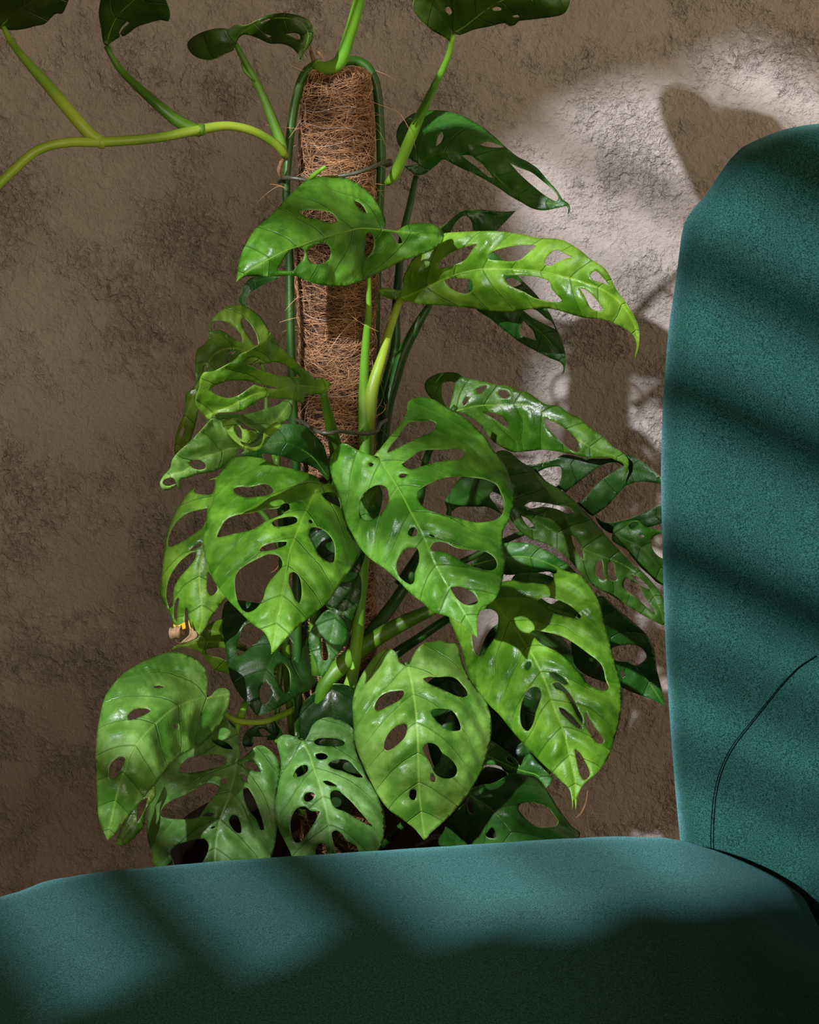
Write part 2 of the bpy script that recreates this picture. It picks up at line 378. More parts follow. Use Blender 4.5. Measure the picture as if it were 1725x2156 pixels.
# ------------------------------------------------------------------ the chair
chair = empty('velvet_chair', (.10, .80, 0)); tag(chair, 'dark green velvet chair with a rounded back, in front of the plant', 'chair')
def shell(name, dom, half, R, fn, mat, parent, grid, edge, puff=0.0, holes=()):
    """a padded slab: 2D domain in mm, fn(u, v, w) -> world with w = offset through the thickness"""
    V, T, bd = triangulate(np.array(dom) * 1000, holes, grid, edge)
    bd = bd.copy(); e = np.clip(bd / (R * 1000), 0, 1); prof = np.sqrt(np.clip(1 - (1 - e) ** 2, 0, 1))
    onb = bd < .05; n = len(V)
    w = half * prof + puff * (1 - np.exp(-(bd / 90.0) ** 2))
    front = [fn(V[i, 0] / 1000, V[i, 1] / 1000, w[i]) for i in range(n)]
    bi = {}; VV = list(front)
    for i in range(n):
        if onb[i]: bi[i] = i
        else: bi[i] = len(VV); VV.append(fn(V[i, 0] / 1000, V[i, 1] / 1000, -half * prof[i]))
    Fc = [tuple(t) for t in T] + [(bi[t[2]], bi[t[1]], bi[t[0]]) for t in T]
    o = obj(name, mesh(name, VV, Fc), mat); setpar(o, parent); return o
WY = 1.088; WX0 = .15; LS = .12; RA = .15
def plan(s):
    """plan line of the back shell: far wing, round corner, back, round corner, near wing; returns point and inward normal"""
    q = math.pi / 2 * RA; B = .255
    if s <= LS: return Vector((WX0 + s, WY, 0)), Vector((0, -1, 0))
    if s <= LS + q:
        a = (s - LS) / RA; c = Vector((WX0 + LS, WY - RA, 0)); d = Vector((math.sin(a), math.cos(a), 0)); return c + d * RA, -d
    if s <= LS + q + B: return Vector((WX0 + LS + RA, WY - RA - (s - LS - q), 0)), Vector((-1, 0, 0))
    if s <= LS + 2 * q + B:
        a = (s - LS - q - B) / RA; c = Vector((WX0 + LS, WY - RA - B, 0)); d = Vector((math.cos(a), -math.sin(a), 0)); return c + d * RA, -d
    return Vector((WX0 + LS - (s - LS - 2 * q - B), WY - 2 * RA - B, 0)), Vector((0, 1, 0))
STOT = 2 * LS + math.pi * RA + .255
def bfn(s, z, w):
    p, nrm = plan(s); lean = 0.0
    bow = -.004 * math.sin(min(1, max(0, (z - .4) / .5)) * math.pi)
    return Vector((p.x, p.y, z)) + nrm * (w + bow)
def s_of(px, py, Y=WY):
    v = P(px, py, Y); return (v.x - WX0, v.z)
left = [s_of(x, y) for x, y in ((1462, 1960), (1443, 1850), (1431, 1750), (1418, 1600), (1408, 1450), (1401, 1300), (1397, 1150), (1394, 1000), (1396, 900), (1401, 800), (1409, 700), (1423, 600), (1432, 530), (1441, 472), (1462, 438), (1486, 412), (1510, 375), (1540, 333), (1562, 311), (1600, 292), (1650, 273), (1700, 263))]
top = [(.16, .921), (.22, .928), (.30, .932), (STOT / 2, .935)]
half_dom = [(.10, .36), (.045, .385)] + left + top
dom = half_dom + [(STOT - s, z) for s, z in reversed(half_dom[:-1])] + [(STOT - .2, .34), (STOT / 2, .335), (.2, .34)]
shell('backrest', dom, .026, .026, bfn, M['velvet'], chair, 7.5, 7, puff=.004)
# seam creases of the inner cover: fine dark welts lying in the velvet
def seam(pts, r=.00035):
    q = catmull(np.array(pts, float), 10); wp = []
    for x, y in q:
        # walk the ray until it meets the inner face
        s, z = s_of(x, y, WY - .029); p, nrm = plan(max(0.0, s)); 
        for _ in range(25):
            Y = p.y - .0302 if nrm.y < -.99 else (p + nrm * .0302).y
            v = P(x, y, Y); s = s + (v.x - (p + nrm * .0302).x) * .8; z = v.z; p, nrm = plan(max(0, s))
        wp.append(bfn(s, z, .0302))
    o = obj('seam', tube_mesh('seam', wp, [r] * len(wp), 6), M['seam']); setpar(o, chair)
seam([(1498, 1800), (1498, 1760), (1500, 1720), (1506, 1670), (1520, 1620), (1545, 1572), (1580, 1528), (1615, 1485), (1650, 1443), (1685, 1408), (1722, 1384)])
GZ = .4765
def sdrop(x): return .046 * min(1.4, max(0.0, (x - .16) / .09)) ** 1.5
def gp(px, py):
    dy = (CY - py) / F; rz = -SP + dy * CP; d = 0.0
    for _ in range(8):
        t = (GZ - d - CH) / rz; v = Vector((((px - CX) / F) * t, (CP + dy * SP) * t)); d = .5 * d + .5 * sdrop(v.x)
    return v
SR = .032; ext = SR * (1 - math.sin(math.radians(23)))
far = [gp(x, y) for x, y in ((1735, 1888), (1680, 1858), (1620, 1826), (1560, 1800), (1500, 1779), (1440, 1763), (1380, 1755), (1300, 1753), (1200, 1757), (1100, 1763), (900, 1776), (700, 1789), (430, 1807), (320, 1817), (200, 1828), (130, 1838), (50, 1853), (0, 1872))]
far = [v + Vector((0, ext)) for v in far]
sd = [(.325, .90), (.30, .955), (.275, .995)] + [(v.x, v.y) for v in far] + [(-.29, .90), (-.318, .82), (-.325, .70), (-.305, .60), (-.25, .545), (-.10, .53), (.15, .535), (.27, .58), (.33, .66), (.35, .76), (.338, .83)]
def sfn(x, y, w): 
    r = math.hypot(x - .02, (y - .78) * 1.1)
    return Vector((x, y, GZ - SR - .020 + w * (1.0 if w < 0 else 1.0) + (.020 if w > 0 else -.0)))
def seat():
    V, T, bd = triangulate(np.array(sd) * 1000, [], 7.5, 6)
    n = len(V); e = np.clip(bd / (SR * 1000), 0, 1); prof = np.sqrt(np.clip(1 - (1 - e) ** 2, 0, 1))
    zt = GZ - SR + SR * prof + .004 * (1 - np.exp(-(bd / 110) ** 2)); zb = GZ - .075 - .022 * prof; dr = np.array([sdrop(x / 1000) * (1 / (1 + math.exp(-(y / 1000 - .86) / .03))) for x, y in V]); zt = zt - dr
    zm_t = GZ - SR; zm_b = GZ - .075
    VV = [(V[i, 0] / 1000, V[i, 1] / 1000, zt[i]) for i in range(n)] + [(V[i, 0] / 1000, V[i, 1] / 1000, zb[i]) for i in range(n)]
    Fc = [tuple(t) for t in T] + [tuple(t[::-1] + n) for t in T]
    # side band between the two rims
    from collections import Counter
    ec = Counter()
    for t in T:
        for a, b in ((t[0], t[1]), (t[1], t[2]), (t[2], t[0])): ec[(int(a), int(b))] += 1
    for (a, b) in list(ec):
        if (b, a) not in ec: Fc.append((b, a, a + n, b + n))
    o = obj('seat', mesh('seat', VV, Fc), M['velvet']); setpar(o, chair)
seat()
# under-frame and legs, below the photograph's frame
uf = obj('seat_frame', box_mesh('seat_frame', .02, .80, .358, .50, .34, .03, .006), M['black']); setpar(uf, chair)
for lx, ly, dx, dy in ((-.20, .66, -.05, -.04), (-.20, .94, -.05, .04), (.24, .66, .05, -.04), (.24, .94, .05, .04)):
    o = obj('leg', tube_mesh('leg', [Vector((lx, ly, .345)), Vector((lx + dx * .5, ly + dy * .5, .17)), Vector((lx + dx, ly + dy, 0.0))], [.016, .013, .009], 14), M['black']); setpar(o, chair)

# ------------------------------------------------------------------ pot, soil and coir pole
def lathe(name, prof, c, n=48):
    V = []; Fc = []
    for r, z in prof:
        for k in range(n): a = 2 * math.pi * k / n; V.append((c[0] + r * math.cos(a), c[1] + r * math.sin(a), z))
    for i in range(len(prof) - 1):
        for k in range(n): k2 = (k + 1) % n; Fc.append((i*n+k, i*n+k2, (i+1)*n+k2, (i+1)*n+k))
    return mesh(name, V, Fc)
PC = (-.05, 1.185)
pot = obj('plant_pot', lathe('plant_pot', [(.001, 0), (.085, 0), (.092, .004), (.105, .10), (.118, .25), (.128, .385), (.131, .396), (.128, .402), (.121, .400), (.118, .385), (.108, .30), (.10, .24), (.001, .24)], PC), M['pot'])
tag(pot, 'tall dark round planter under the monstera, half hidden by the seat', 'planter')
so_ = []; n = 40
soil = obj('soil', lathe('soil', [(.001, .392), (.03, .391), (.06, .390), (.09, .388), (.118, .384), (.119, .372), (.001, .370)], PC, 60), M['soil'])
for v in soil.data.vertices:
    if v.co.z > .38: v.co.z += .006 * noise.noise(v.co * 60) + .004 * noise.noise(v.co * 160)
setpar(soil, pot)
pole = empty('coir_pole', (-.05, 1.15, .385)); tag(pole, 'brown coir fibre pole standing upright in the pot', 'plant support')
zt_ = P(712, 150, 1.12).z; ZB = .385
def pole_c(z):
    f = (z - ZB) / (zt_ - ZB); x = -.0515 + .0040 * f; return Vector((x, 1.15, z))
def pole_r(z):
    f = (zt_ - z)
    r = .0262 + .0008 * math.sin(z * 70) + .0006 * math.sin(z * 31 + 1)
    if f < .085: r = .0222 + (r - .0222) * (f / .085) ** .8
    if f < .006: r *= math.sqrt(max(0.05, 1 - ((.006 - f) / .006) ** 2 * .35))
    return r
V = []; Fc = []; NZ, NA = 150, 64
for i in range(NZ + 1):
    z = ZB + (zt_ - .001 - ZB) * i / NZ; c = pole_c(z); r = pole_r(z) - .0012
    for k in range(NA):
        a = 2 * math.pi * k / NA; rr = r + .0008 * noise.noise(Vector((math.cos(a) * 3, math.sin(a) * 3, z * 90)))
        V.append((c.x + rr * math.cos(a), c.y + rr * math.sin(a), z))
for i in range(NZ):
    for k in range(NA): k2 = (k + 1) % NA; Fc.append((i*NA+k, i*NA+k2, (i+1)*NA+k2, (i+1)*NA+k))
V.append(tuple(pole_c(zt_))); Fc += [(NZ*NA+k, NZ*NA+(k+1) % NA, len(V) - 1) for k in range(NA)]
setpar(obj('core', mesh('core', V, Fc), M['core']), pole)
def fibres(name, paths, radii, tones, mat, parent, kind='stuff'):
    """all fibres in one mesh: triangular section tubes"""
    VV = []; FF = []; TT = []; base = 0
    for P3, r, tn in zip(paths, radii, tones):
        P3 = np.asarray(P3); m = len(P3); tg = np.gradient(P3, axis=0); tg /= np.linalg.norm(tg, axis=1)[:, None] + 1e-12
        ref = np.array([0.0, 0, 1]) if abs(tg[0, 2]) < .8 else np.array([1.0, 0, 0])
        a = np.cross(tg, ref); a /= np.linalg.norm(a, axis=1)[:, None] + 1e-12; b = np.cross(tg, a)
        taper = (np.sin(np.linspace(.15, math.pi - .15, m)) ** .5)[:, None] * r
        for k in range(3):
            an = 2 * math.pi * k / 3; VV.append(P3 + (a * math.cos(an) + b * math.sin(an)) * taper)
        for i in range(m - 1):
            for k in range(3):
                k2 = (k + 1) % 3; FF.append((base+k*m+i, base+k2*m+i, base+k2*m+i+1, base+k*m+i+1))
        TT += [tn] * (3 * m); base += 3 * m
    VV = np.concatenate(VV); me = bpy.data.meshes.new(name)
    me.vertices.add(len(VV)); me.vertices.foreach_set('co', VV.ravel())
    FFa = np.array(FF); me.loops.add(FFa.size); me.loops.foreach_set('vertex_index', FFa.ravel())
    me.polygons.add(len(FFa)); me.polygons.foreach_set('loop_start', np.arange(0, FFa.size, 4)); me.update(calc_edges=True)
    me.polygons.foreach_set('use_smooth', [True] * len(FFa))
    at = me.attributes.new('tone', 'FLOAT', 'POINT'); at.data.foreach_set('value', np.array(TT, dtype=np.float32))
    o = obj(name, me, mat); setpar(o, parent)
    if kind: o['kind'] = kind
    return o
rng = np.random.default_rng(5)
paths = []; rad = []; tone = []
for i in range(11500):
    z = ZB + .02 + (zt_ - ZB - .022) * rng.random() ** .9
    a0 = -math.pi / 2 + rng.normal(0, 1.15) if rng.random() < .8 else rng.random() * 2 * math.pi
    m = 7; Lf = rng.uniform(.008, .038); tilt = rng.normal(0, .30) if rng.random() < .75 else rng.normal(0, 1.0)
    bend = rng.normal(0, .9); out = abs(rng.normal(0, .0007)); t = np.linspace(-.5, .5, m)
    ang = tilt + bend * t; r = pole_r(z)
    aa = a0 + np.cumsum(np.cos(ang)) * Lf / m / r; zz = np.clip(z + np.cumsum(np.sin(ang)) * Lf / m, ZB, zt_ - .001)
    lift = out * np.sin(np.pi * (t + .5)) ** 1 + rng.normal(0, .00025)
    rr = np.array([pole_r(q) for q in zz]) + lift - .0001
    cc = np.array([tuple(pole_c(q)) for q in zz])
    paths.append(np.stack([cc[:, 0] + rr * np.cos(aa), cc[:, 1] + rr * np.sin(aa), zz], 1)); rad.append(rng.uniform(.00009, .00023)); tone.append(float(np.clip(rng.beta(1.8, 2.4), 0, 1)))
for i in range(900):            # the matted top
    a = rng.random() * 2 * math.pi; q = rng.random() ** .5 * .020; th = rng.random() * 2 * math.pi; L = rng.uniform(.008, .03); t = np.linspace(-.5, .5, 6)
    c = pole_c(zt_); bx = c.x + q * math.cos(a) + L * t * math.cos(th); by = c.y + q * math.sin(a) + L * t * math.sin(th)
    d = np.hypot(bx - c.x, by - c.y); s = np.where(d > .0225, .0225 / d, 1); bx = c.x + (bx - c.x) * s; by = c.y + (by - c.y) * s
    paths.append(np.stack([bx, by, zt_ + .001 + .003 * rng.random() - .6 * np.maximum(0, d - .017)], 1)); rad.append(rng.uniform(.0001, .00024)); tone.append(rng.random())
for i in range(240):            # stray ends standing off the pole
    z = ZB + .05 + (zt_ - ZB - .05) * rng.random(); a = -math.pi / 2 + rng.uniform(-1.7, 1.7); r = pole_r(z); c = pole_c(z)
    L = rng.uniform(.005, .022); sd2 = rng.normal(0, 1); up = rng.normal(0, .6); t = np.linspace(0, 1, 6)
    rr = r + L * t * .6; aa = a + sd2 * L * t * 12 + .0; zz = z + up * L * t - .01 * t * t * rng.random()
    paths.append(np.stack([c.x + rr * np.cos(aa), c.y + rr * np.sin(aa), zz], 1)); rad.append(.00012); tone.append(rng.uniform(.4, 1))
def pxpath(pts, Y): 
    q = catmull(np.array(pts, float), 6); return np.array([tuple(P(x, y, Y)) for x, y in q])
for pts, Y in (([(765, 208), (785, 215), (820, 228), (838, 235), (850, 250), (862, 272), (870, 290), (875, 312)], 1.12), ([(541, 428), (556, 412), (575, 398), (590, 392), (605, 400)], 1.12), ([(568, 387), (590, 391), (606, 397)], 1.12),
                ([(640, 150), (622, 142), (608, 134)], 1.13), ([(790, 148), (815, 158), (835, 171)], 1.14), ([(608, 291), (620, 275), (632, 255)], 1.12), ([(560, 263), (600, 268), (640, 272)], 1.13), ([(600, 655), (612, 640), (632, 622)], 1.12), ([(588, 679), (610, 672), (630, 668)], 1.12),
                ([(804, 602), (820, 594), (828, 580)], 1.13), ([(732, 658), (760, 680), (797, 698)], 1.11), ([(790, 880), (812, 860), (808, 845)], 1.13), ([(792, 875), (806, 868), (814, 850)], 1.13), ([(786, 870), (800, 852), (806, 838)], 1.13), ([(667, 106), (676, 118), (684, 130)], 1.14), ([(684, 136), (680, 120), (670, 108)], 1.14), ([(690, 742), (720, 700), (760, 660)], 1.119),
                ([(860, 680), (850, 690), (862, 662)], 1.16), ([(566, 1208), (580, 1200), (592, 1182)], 1.16)):
    paths.append(pxpath(pts, Y)); rad.append(.00017); tone.append(.95)
fibres('coir_fibres', paths, rad, tone, M['fibre'], pole)
ny = []
for z0, tl in ((.925, .1), (.913, -.15), (.903, .12), (.882, -.05), (.865, .2), (.852, -.1), (.82, .05), (.79, -.12), (.74, .1), (.70, -.08), (.665, .12), (.63, -.1), (.60, .1), (.57, -.1)):
    aa = np.linspace(-math.pi, 0.0, 26); zz = z0 + tl * .02 * np.cos(aa) + .001 * np.sin(5 * aa + z0 * 50)
    ny.append(np.array([[pole_c(z).x + (pole_r(z) + .0009) * math.cos(a), 1.15 + (pole_r(z) + .0009) * math.sin(a), z] for a, z in zip(aa, zz)]))
for q_ in ny: fibres('nylon_thread', [q_], [.00016], [1], M['nylon'], pole, None)

# ------------------------------------------------------------------ ties
def tie(pts, back, label):
    q = catmull(np.array([(a, b, c * 1000) for a, b, c in pts], float), 10)
    wp = [P(a, b, c / 1000) for a, b, c in q]
    e, s = wp[-1], wp[0]; cx = (e.x + s.x) / 2; n = 24; a_ = abs(e.x - s.x) / 2
    for i in range(1, n):
        t = i / n; an = math.pi * t
        wp.append(Vector((cx + a_ * math.cos(an) * (1 if e.x > s.x else -1), e.y + (s.y - e.y) * t + back * math.sin(an), e.z + (s.z - e.z) * t)))
    wp.append(wp[0])
    o = obj('plant_tie', tube_mesh('plant_tie', wp, [.00135] * len(wp), 12), M['tie']); tag(o, label, 'tie', 'rubber ties on the coir pole'); return o
tie([(588, 383, 1.14), (592, 376, 1.125), (605, 374, 1.115), (626, 376, 1.112), (655, 381, 1.112), (690, 380, 1.113), (713, 371, 1.113), (742, 366, 1.113), (771, 357, 1.115), (800, 345, 1.13), (820, 338, 1.145), (824, 344, 1.16)], .045, 'grey green rubber tie round the pole just above the uppermost front leaf')
tie([(600, 880, 1.135), (631, 886, 1.117), (649, 896, 1.092), (662, 905, 1.074), (680, 911, 1.068), (700, 911, 1.068), (718, 908, 1.075), (740, 911, 1.09), (765, 913, 1.102), (788, 911, 1.105), (796, 905, 1.11), (800, 893, 1.12), (813, 884, 1.14)], .05, 'brown grey rubber tie round pole and stalks at mid height')
# ------------------------------------------------------------------ leaves
CR = dict(C1=(0, 0, 3.8333), C2=(380, 0, 3.45), C3=(800, 0, 3.45), C4=(460, 350, 3.45), C5=(880, 400, 3.45), C6=(320, 620, 4.3125),
          D1=(660, 780, 3.45), D2=(320, 950, 3.59375), D3=(900, 760, 3.3173), D4=(920, 1150, 3.45), D5=(720, 1320, 4.491),
          D6=(180, 1350, 3.9205), D7=(440, 1400, 4.1071), D8=(420, 1200, 3.9205), E1=(920, 1550, 5.0735), E5=(1200, 950, 5.391),
          E6=(330, 1280, 10.78), E7=(840, 1000, 5.132), PX=(0, 0, 1.0))
def pp(s, cr):
    ox, oy, k = CR[cr]
    return np.array([[ox + float(a) / k, oy + float(b) / k] for a, b in (t.split(',') for t in s.split())])
def leaf(cr, mat, outline, mid, Y, side=(.012, .012), holes=(), tint=1.0, fold=.0, relief=1.0, seed=0, droop=1.5, name='leaf', label=None, rib=True, grid=5.6):
    """outline, holes and midrib (base to tip) in photo px; Y = distance along the midrib; side = how far each half recedes 100 px from the midrib"""
    O = pp(outline, cr); H = [pp(h, cr) for h in holes]; m0 = pp(mid, cr)
    V, T, bd = triangulate(O, H, grid, 5.0)
    mc = catmull(m0, 8 if grid > 3 else 2)
    # extend the ends so that lobes behind the base keep a sensible position
    a = mc[0] - (mc[min(3, len(mc)-1)] - mc[0]) * 3; b = mc[-1] + (mc[-1] - mc[-min(4, len(mc))]) * 2
    mx = np.concatenate([[a], mc, [b]])
    d, u, sg, Lt = dist_seg(V, mx, False)
    u0 = np.linalg.norm(mc[0] - a); L = Lt - u0 - np.linalg.norm(b - mc[-1])
    uu = u - u0; t = np.clip(uu / L, -.5, 1.2); v = d * sg
    ks = np.linspace(0, 1, len(Y)); Yv = np.interp(t, ks, Y)
    # smooth the linear pieces
    for w in (.06, .12): Yv = (Yv + np.interp(t - w, ks, Y) + np.interp(t + w, ks, Y)) / 3
    q = np.abs(v) / 100.0
    sm = 1 / (1 + np.exp(-v / 9.0)); k = side[1] * sm + side[0] * (1 - sm)
    Yv = Yv + k * q ** droop - fold * np.minimum(q, .35)
    ph = (uu / 100 - .45 * q - .42 * q * q) / .62
    amp = np.clip(q / .22, 0, 1) * np.clip(bd / 22, 0, 1) * .0026 * relief
    Yv = Yv - amp * (.5 - .5 * np.cos(2 * math.pi * (ph - .0)))
    nz = np.array([noise.noise(Vector((x / 48, y / 48, seed * 3.1))) * .0022 + noise.noise(Vector((x / 17, y / 17, seed * 3.1))) * .0005 for x, y in V])
    wav = np.array([noise.noise(Vector((x / 30, y / 30, seed * 1.7 + 9))) for x, y in V]) * np.exp(-bd / 9) * .0022
    Yv = Yv + nz * relief + wav * relief + .0007 * np.exp(-q / .05) - np.exp(-bd / 3.5) * .0004
    W3 = Parr(V, Yv)
    me = mesh(name, W3, T)
    uvl = me.uv_layers.new(name='UVMap'); li = np.zeros(len(me.loops), int); me.loops.foreach_get('vertex_index', li)
    uvl.data.foreach_set('uv', np.stack([uu[li] / 100, v[li] / 100], 1).ravel())
    o = obj(name, me, [M[mat], M['rim']]); setpar(o, plant)
    s = o.modifiers.new('thickness', 'SOLIDIFY'); s.thickness = .00055; s.offset = 0; s.use_rim = True; s.material_offset_rim = 1
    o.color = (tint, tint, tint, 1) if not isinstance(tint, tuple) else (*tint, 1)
    if label: o['label'] = label
    if rib:
        n = len(mc); tt = np.linspace(0, 1, n); Yr = np.interp(tt, ks, Y)
        for w in (.06, .12): Yr = (Yr + np.interp(tt - w, ks, Y) + np.interp(tt + w, ks, Y)) / 3
        nz = np.array([noise.noise(Vector((x / 48, y / 48, seed * 3.1))) * .0022 + noise.noise(Vector((x / 17, y / 17, seed * 3.1))) * .0005 for x, y in mc])
        Yr = Yr + nz * relief + .0004
        ins = inpoly(mc, catmull(O, 5, True))
        for h in H: ins &= ~inpoly(mc, h)
        idx = np.where(ins)[0]
        if len(idx) > 5:
            # longest run inside the blade
            runs = np.split(idx, np.where(np.diff(idx) > 1)[0] + 1); run = max(runs, key=len)[:-2]
            if len(run) > 4:
                wp = Parr(mc[run], Yr[run]); rr = [  .00046 * (1 - .75 * tt[i]) for i in run]
                r = obj('midrib', tube_mesh('midrib', wp, rr, 6), M['rib'])
                r.parent = o
    return o

plant = empty('monstera_plant', (-.05, 1.15, .385))
tag(plant, 'tall climbing monstera with holed leaves, trained up the coir pole behind the green chair', 'plant')

leaf('C4', 'leaf', '1190,460 1217,430 1203,360 1150,260 1080,180 1000,120 900,80 820,68 720,80 620,120 560,170 480,250 400,340 330,400 260,470 210,550 175,620 150,700 140,780 130,845 168,810 230,796 350,800 450,796 530,793 580,802 640,830 720,858 820,868 900,868 960,858 1050,828 1140,785 1230,740 1330,690 1430,655 1540,615 1610,570 1638,520 1625,470 1580,430 1500,415 1400,420 1340,440 1300,468 1250,462 1205,458',
     '1188,462 1080,452 1000,456 880,490 730,528 620,570 500,610 380,670 250,740 165,800 130,842', [1.10, 1.068, 1.05, 1.035, 1.03, 1.035], side=(.004, .026), fold=-.01, seed=1, tint=(.8, .92, .9),
     holes=['590,335 640,318 740,320 810,335 850,365 866,405 825,412 780,405 720,385 650,375 605,350', '985,252 1020,260 1060,300 1080,348 1050,332 1010,290',
            '440,730 470,680 520,612 570,592 612,600 628,635 612,678 590,705 562,742 540,762 450,758 428,748', '645,612 690,580 760,556 800,575 818,620 808,670 770,700 712,712 668,695 650,655',
            '1075,490 1110,490 1132,530 1130,590 1105,640 1080,660 1062,640 1065,570', '1245,476 1300,490 1330,530 1335,560 1300,560 1265,510'])
leaf('C5', 'leaf', '-129,800 -200,790 -260,765 -285,735 -262,712 -200,715 -130,730 -105,700 -110,650 -60,540 20,440 100,370 190,317 300,306 420,300 590,300 750,322 850,345 960,352 1050,365 1130,405 1200,455 1260,505 1350,565 1395,625 1440,720 1500,800 1560,890 1600,980 1612,1060 1605,1150 1580,1228 1578,1195 1590,1140 1578,1080 1540,1030 1440,975 1330,940 1200,925 1060,885 960,860 860,860 750,875 640,888 500,875 360,853 200,840 80,830 -30,820',
     '-129,795 0,740 100,690 200,645 300,610 400,585 520,575 760,580 960,610 1100,640 1200,672 1300,705 1380,745 1500,850 1575,980 1600,1100 1585,1200', [1.15, 1.13, 1.115, 1.09, 1.08, 1.10], side=(.012, .012), fold=.012, seed=2, tint=(1.35, 1.15, .9),
     holes=['145,570 180,500 290,432 430,392 400,430 350,500 280,540 200,560', '510,480 560,440 680,410 800,400 862,405 800,460 740,508 680,520 600,512 520,505', '920,530 935,490 980,445 1020,437 1080,465 1125,492 1070,500 1000,535 950,552',
            '1253,620 1275,595 1300,588 1350,640 1390,692 1340,675 1275,655', '622,620 700,618 850,628 930,650 960,670 975,720 1010,760 1048,800 1030,815 950,808 850,785 760,735 690,705 640,665',
            '1170,708 1210,720 1270,765 1330,840 1350,870 1320,880 1260,860 1225,800 1200,750', '192,660 240,640 380,650 400,690 395,730 350,755 290,740 230,705'])
leaf('C3', 'leaf_deep', '275,1188 215,1150 160,1090 125,1020 128,940 180,870 250,825 340,805 430,803 520,815 610,845 700,895 780,950 850,1010 920,1075 1000,1140 1080,1180 1150,1230 1220,1310 1290,1390 1330,1450 1372,1480 1385,1520 1365,1560 1362,1500 1300,1508 1200,1528 1110,1515 1020,1465 940,1420 870,1370 800,1325 700,1270 600,1225 530,1190 465,1158 420,1190 380,1225 320,1265 260,1272 215,1240 170,1207 230,1200',
     '275,1187 380,1130 500,1105 650,1130 800,1240 950,1380 1100,1455 1250,1480 1372,1500', [1.20, 1.19, 1.18, 1.165, 1.16], side=(.03, .005), seed=3, tint=1.3,
     holes=['408,1062 425,990 452,963 464,990 442,1040', '725,1050 780,1030 850,1045 900,1072 830,1074 760,1065', '940,1180 1010,1215 1100,1250 1190,1320 1270,1390 1298,1440 1280,1462 1200,1420 1110,1350 1020,1270', '600,1128 660,1130 740,1190 800,1255 820,1290 790,1285 700,1212 630,1160'])
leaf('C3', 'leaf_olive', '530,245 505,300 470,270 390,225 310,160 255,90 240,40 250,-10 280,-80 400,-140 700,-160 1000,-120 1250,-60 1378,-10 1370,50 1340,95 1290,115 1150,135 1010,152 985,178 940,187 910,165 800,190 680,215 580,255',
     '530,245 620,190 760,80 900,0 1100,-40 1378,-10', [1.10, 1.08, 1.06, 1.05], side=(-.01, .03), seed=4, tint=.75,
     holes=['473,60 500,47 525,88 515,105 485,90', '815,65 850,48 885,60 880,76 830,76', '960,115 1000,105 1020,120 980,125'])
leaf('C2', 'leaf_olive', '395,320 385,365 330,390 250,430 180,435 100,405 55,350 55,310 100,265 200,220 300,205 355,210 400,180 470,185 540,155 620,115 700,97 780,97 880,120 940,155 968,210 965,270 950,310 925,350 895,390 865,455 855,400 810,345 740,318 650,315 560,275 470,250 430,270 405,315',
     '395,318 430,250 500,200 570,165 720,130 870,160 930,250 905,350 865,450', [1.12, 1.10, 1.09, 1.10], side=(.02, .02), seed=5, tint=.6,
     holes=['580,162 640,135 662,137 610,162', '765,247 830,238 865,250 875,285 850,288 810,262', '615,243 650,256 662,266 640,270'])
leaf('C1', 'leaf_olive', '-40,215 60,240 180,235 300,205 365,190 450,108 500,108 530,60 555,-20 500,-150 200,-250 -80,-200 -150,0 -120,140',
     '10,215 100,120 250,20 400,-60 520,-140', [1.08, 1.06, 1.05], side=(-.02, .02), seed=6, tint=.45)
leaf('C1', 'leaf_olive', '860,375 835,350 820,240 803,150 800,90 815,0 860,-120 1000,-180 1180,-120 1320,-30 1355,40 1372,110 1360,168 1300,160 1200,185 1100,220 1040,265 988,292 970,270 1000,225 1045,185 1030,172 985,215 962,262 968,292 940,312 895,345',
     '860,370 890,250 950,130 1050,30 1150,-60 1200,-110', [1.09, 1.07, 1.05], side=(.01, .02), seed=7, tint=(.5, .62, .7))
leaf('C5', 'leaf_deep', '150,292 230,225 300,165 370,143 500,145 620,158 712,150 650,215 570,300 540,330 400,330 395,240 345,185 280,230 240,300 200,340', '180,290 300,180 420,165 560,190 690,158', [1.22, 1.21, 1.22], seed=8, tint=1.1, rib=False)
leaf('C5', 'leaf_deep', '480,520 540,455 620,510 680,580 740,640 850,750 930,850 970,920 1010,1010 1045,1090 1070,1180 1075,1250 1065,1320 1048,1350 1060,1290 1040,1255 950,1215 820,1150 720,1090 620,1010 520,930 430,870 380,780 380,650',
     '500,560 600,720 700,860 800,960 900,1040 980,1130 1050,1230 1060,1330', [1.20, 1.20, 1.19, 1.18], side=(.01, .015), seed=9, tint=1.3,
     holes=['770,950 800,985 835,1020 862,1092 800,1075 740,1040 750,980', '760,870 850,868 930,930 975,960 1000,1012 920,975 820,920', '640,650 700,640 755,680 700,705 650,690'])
leaf('C6', 'leaf', '1065,345 1020,250 960,180 880,125 780,98 690,110 610,160 550,220 520,290 512,390 480,450 420,490 395,560 392,700 400,780 360,860 310,900 303,1000 290,1080 250,1180 215,1280 205,1420 212,1450 260,1440 330,1370 360,1300 390,1200 415,1090 430,1000 440,900 470,800 560,700 700,650 850,640 980,625 1080,615 1065,520 1062,420',
     '980,590 880,530 760,490 620,510 520,600 470,720 400,850 350,1000 300,1120 250,1300 215,1420', [1.19, 1.17, 1.15, 1.16, 1.17], side=(.012, .012), seed=10, tint=(.95, .7, .7),
     holes=['545,262 600,240 680,250 760,310 810,370 820,435 740,400 660,340 590,320 550,325', '808,225 850,222 910,290 950,370 965,460 930,462 880,390 830,300', '480,640 495,650 490,690 465,700', '690,530 720,512 760,515 720,545', '255,1240 285,1200 298,1215 275,1290 250,1300'])
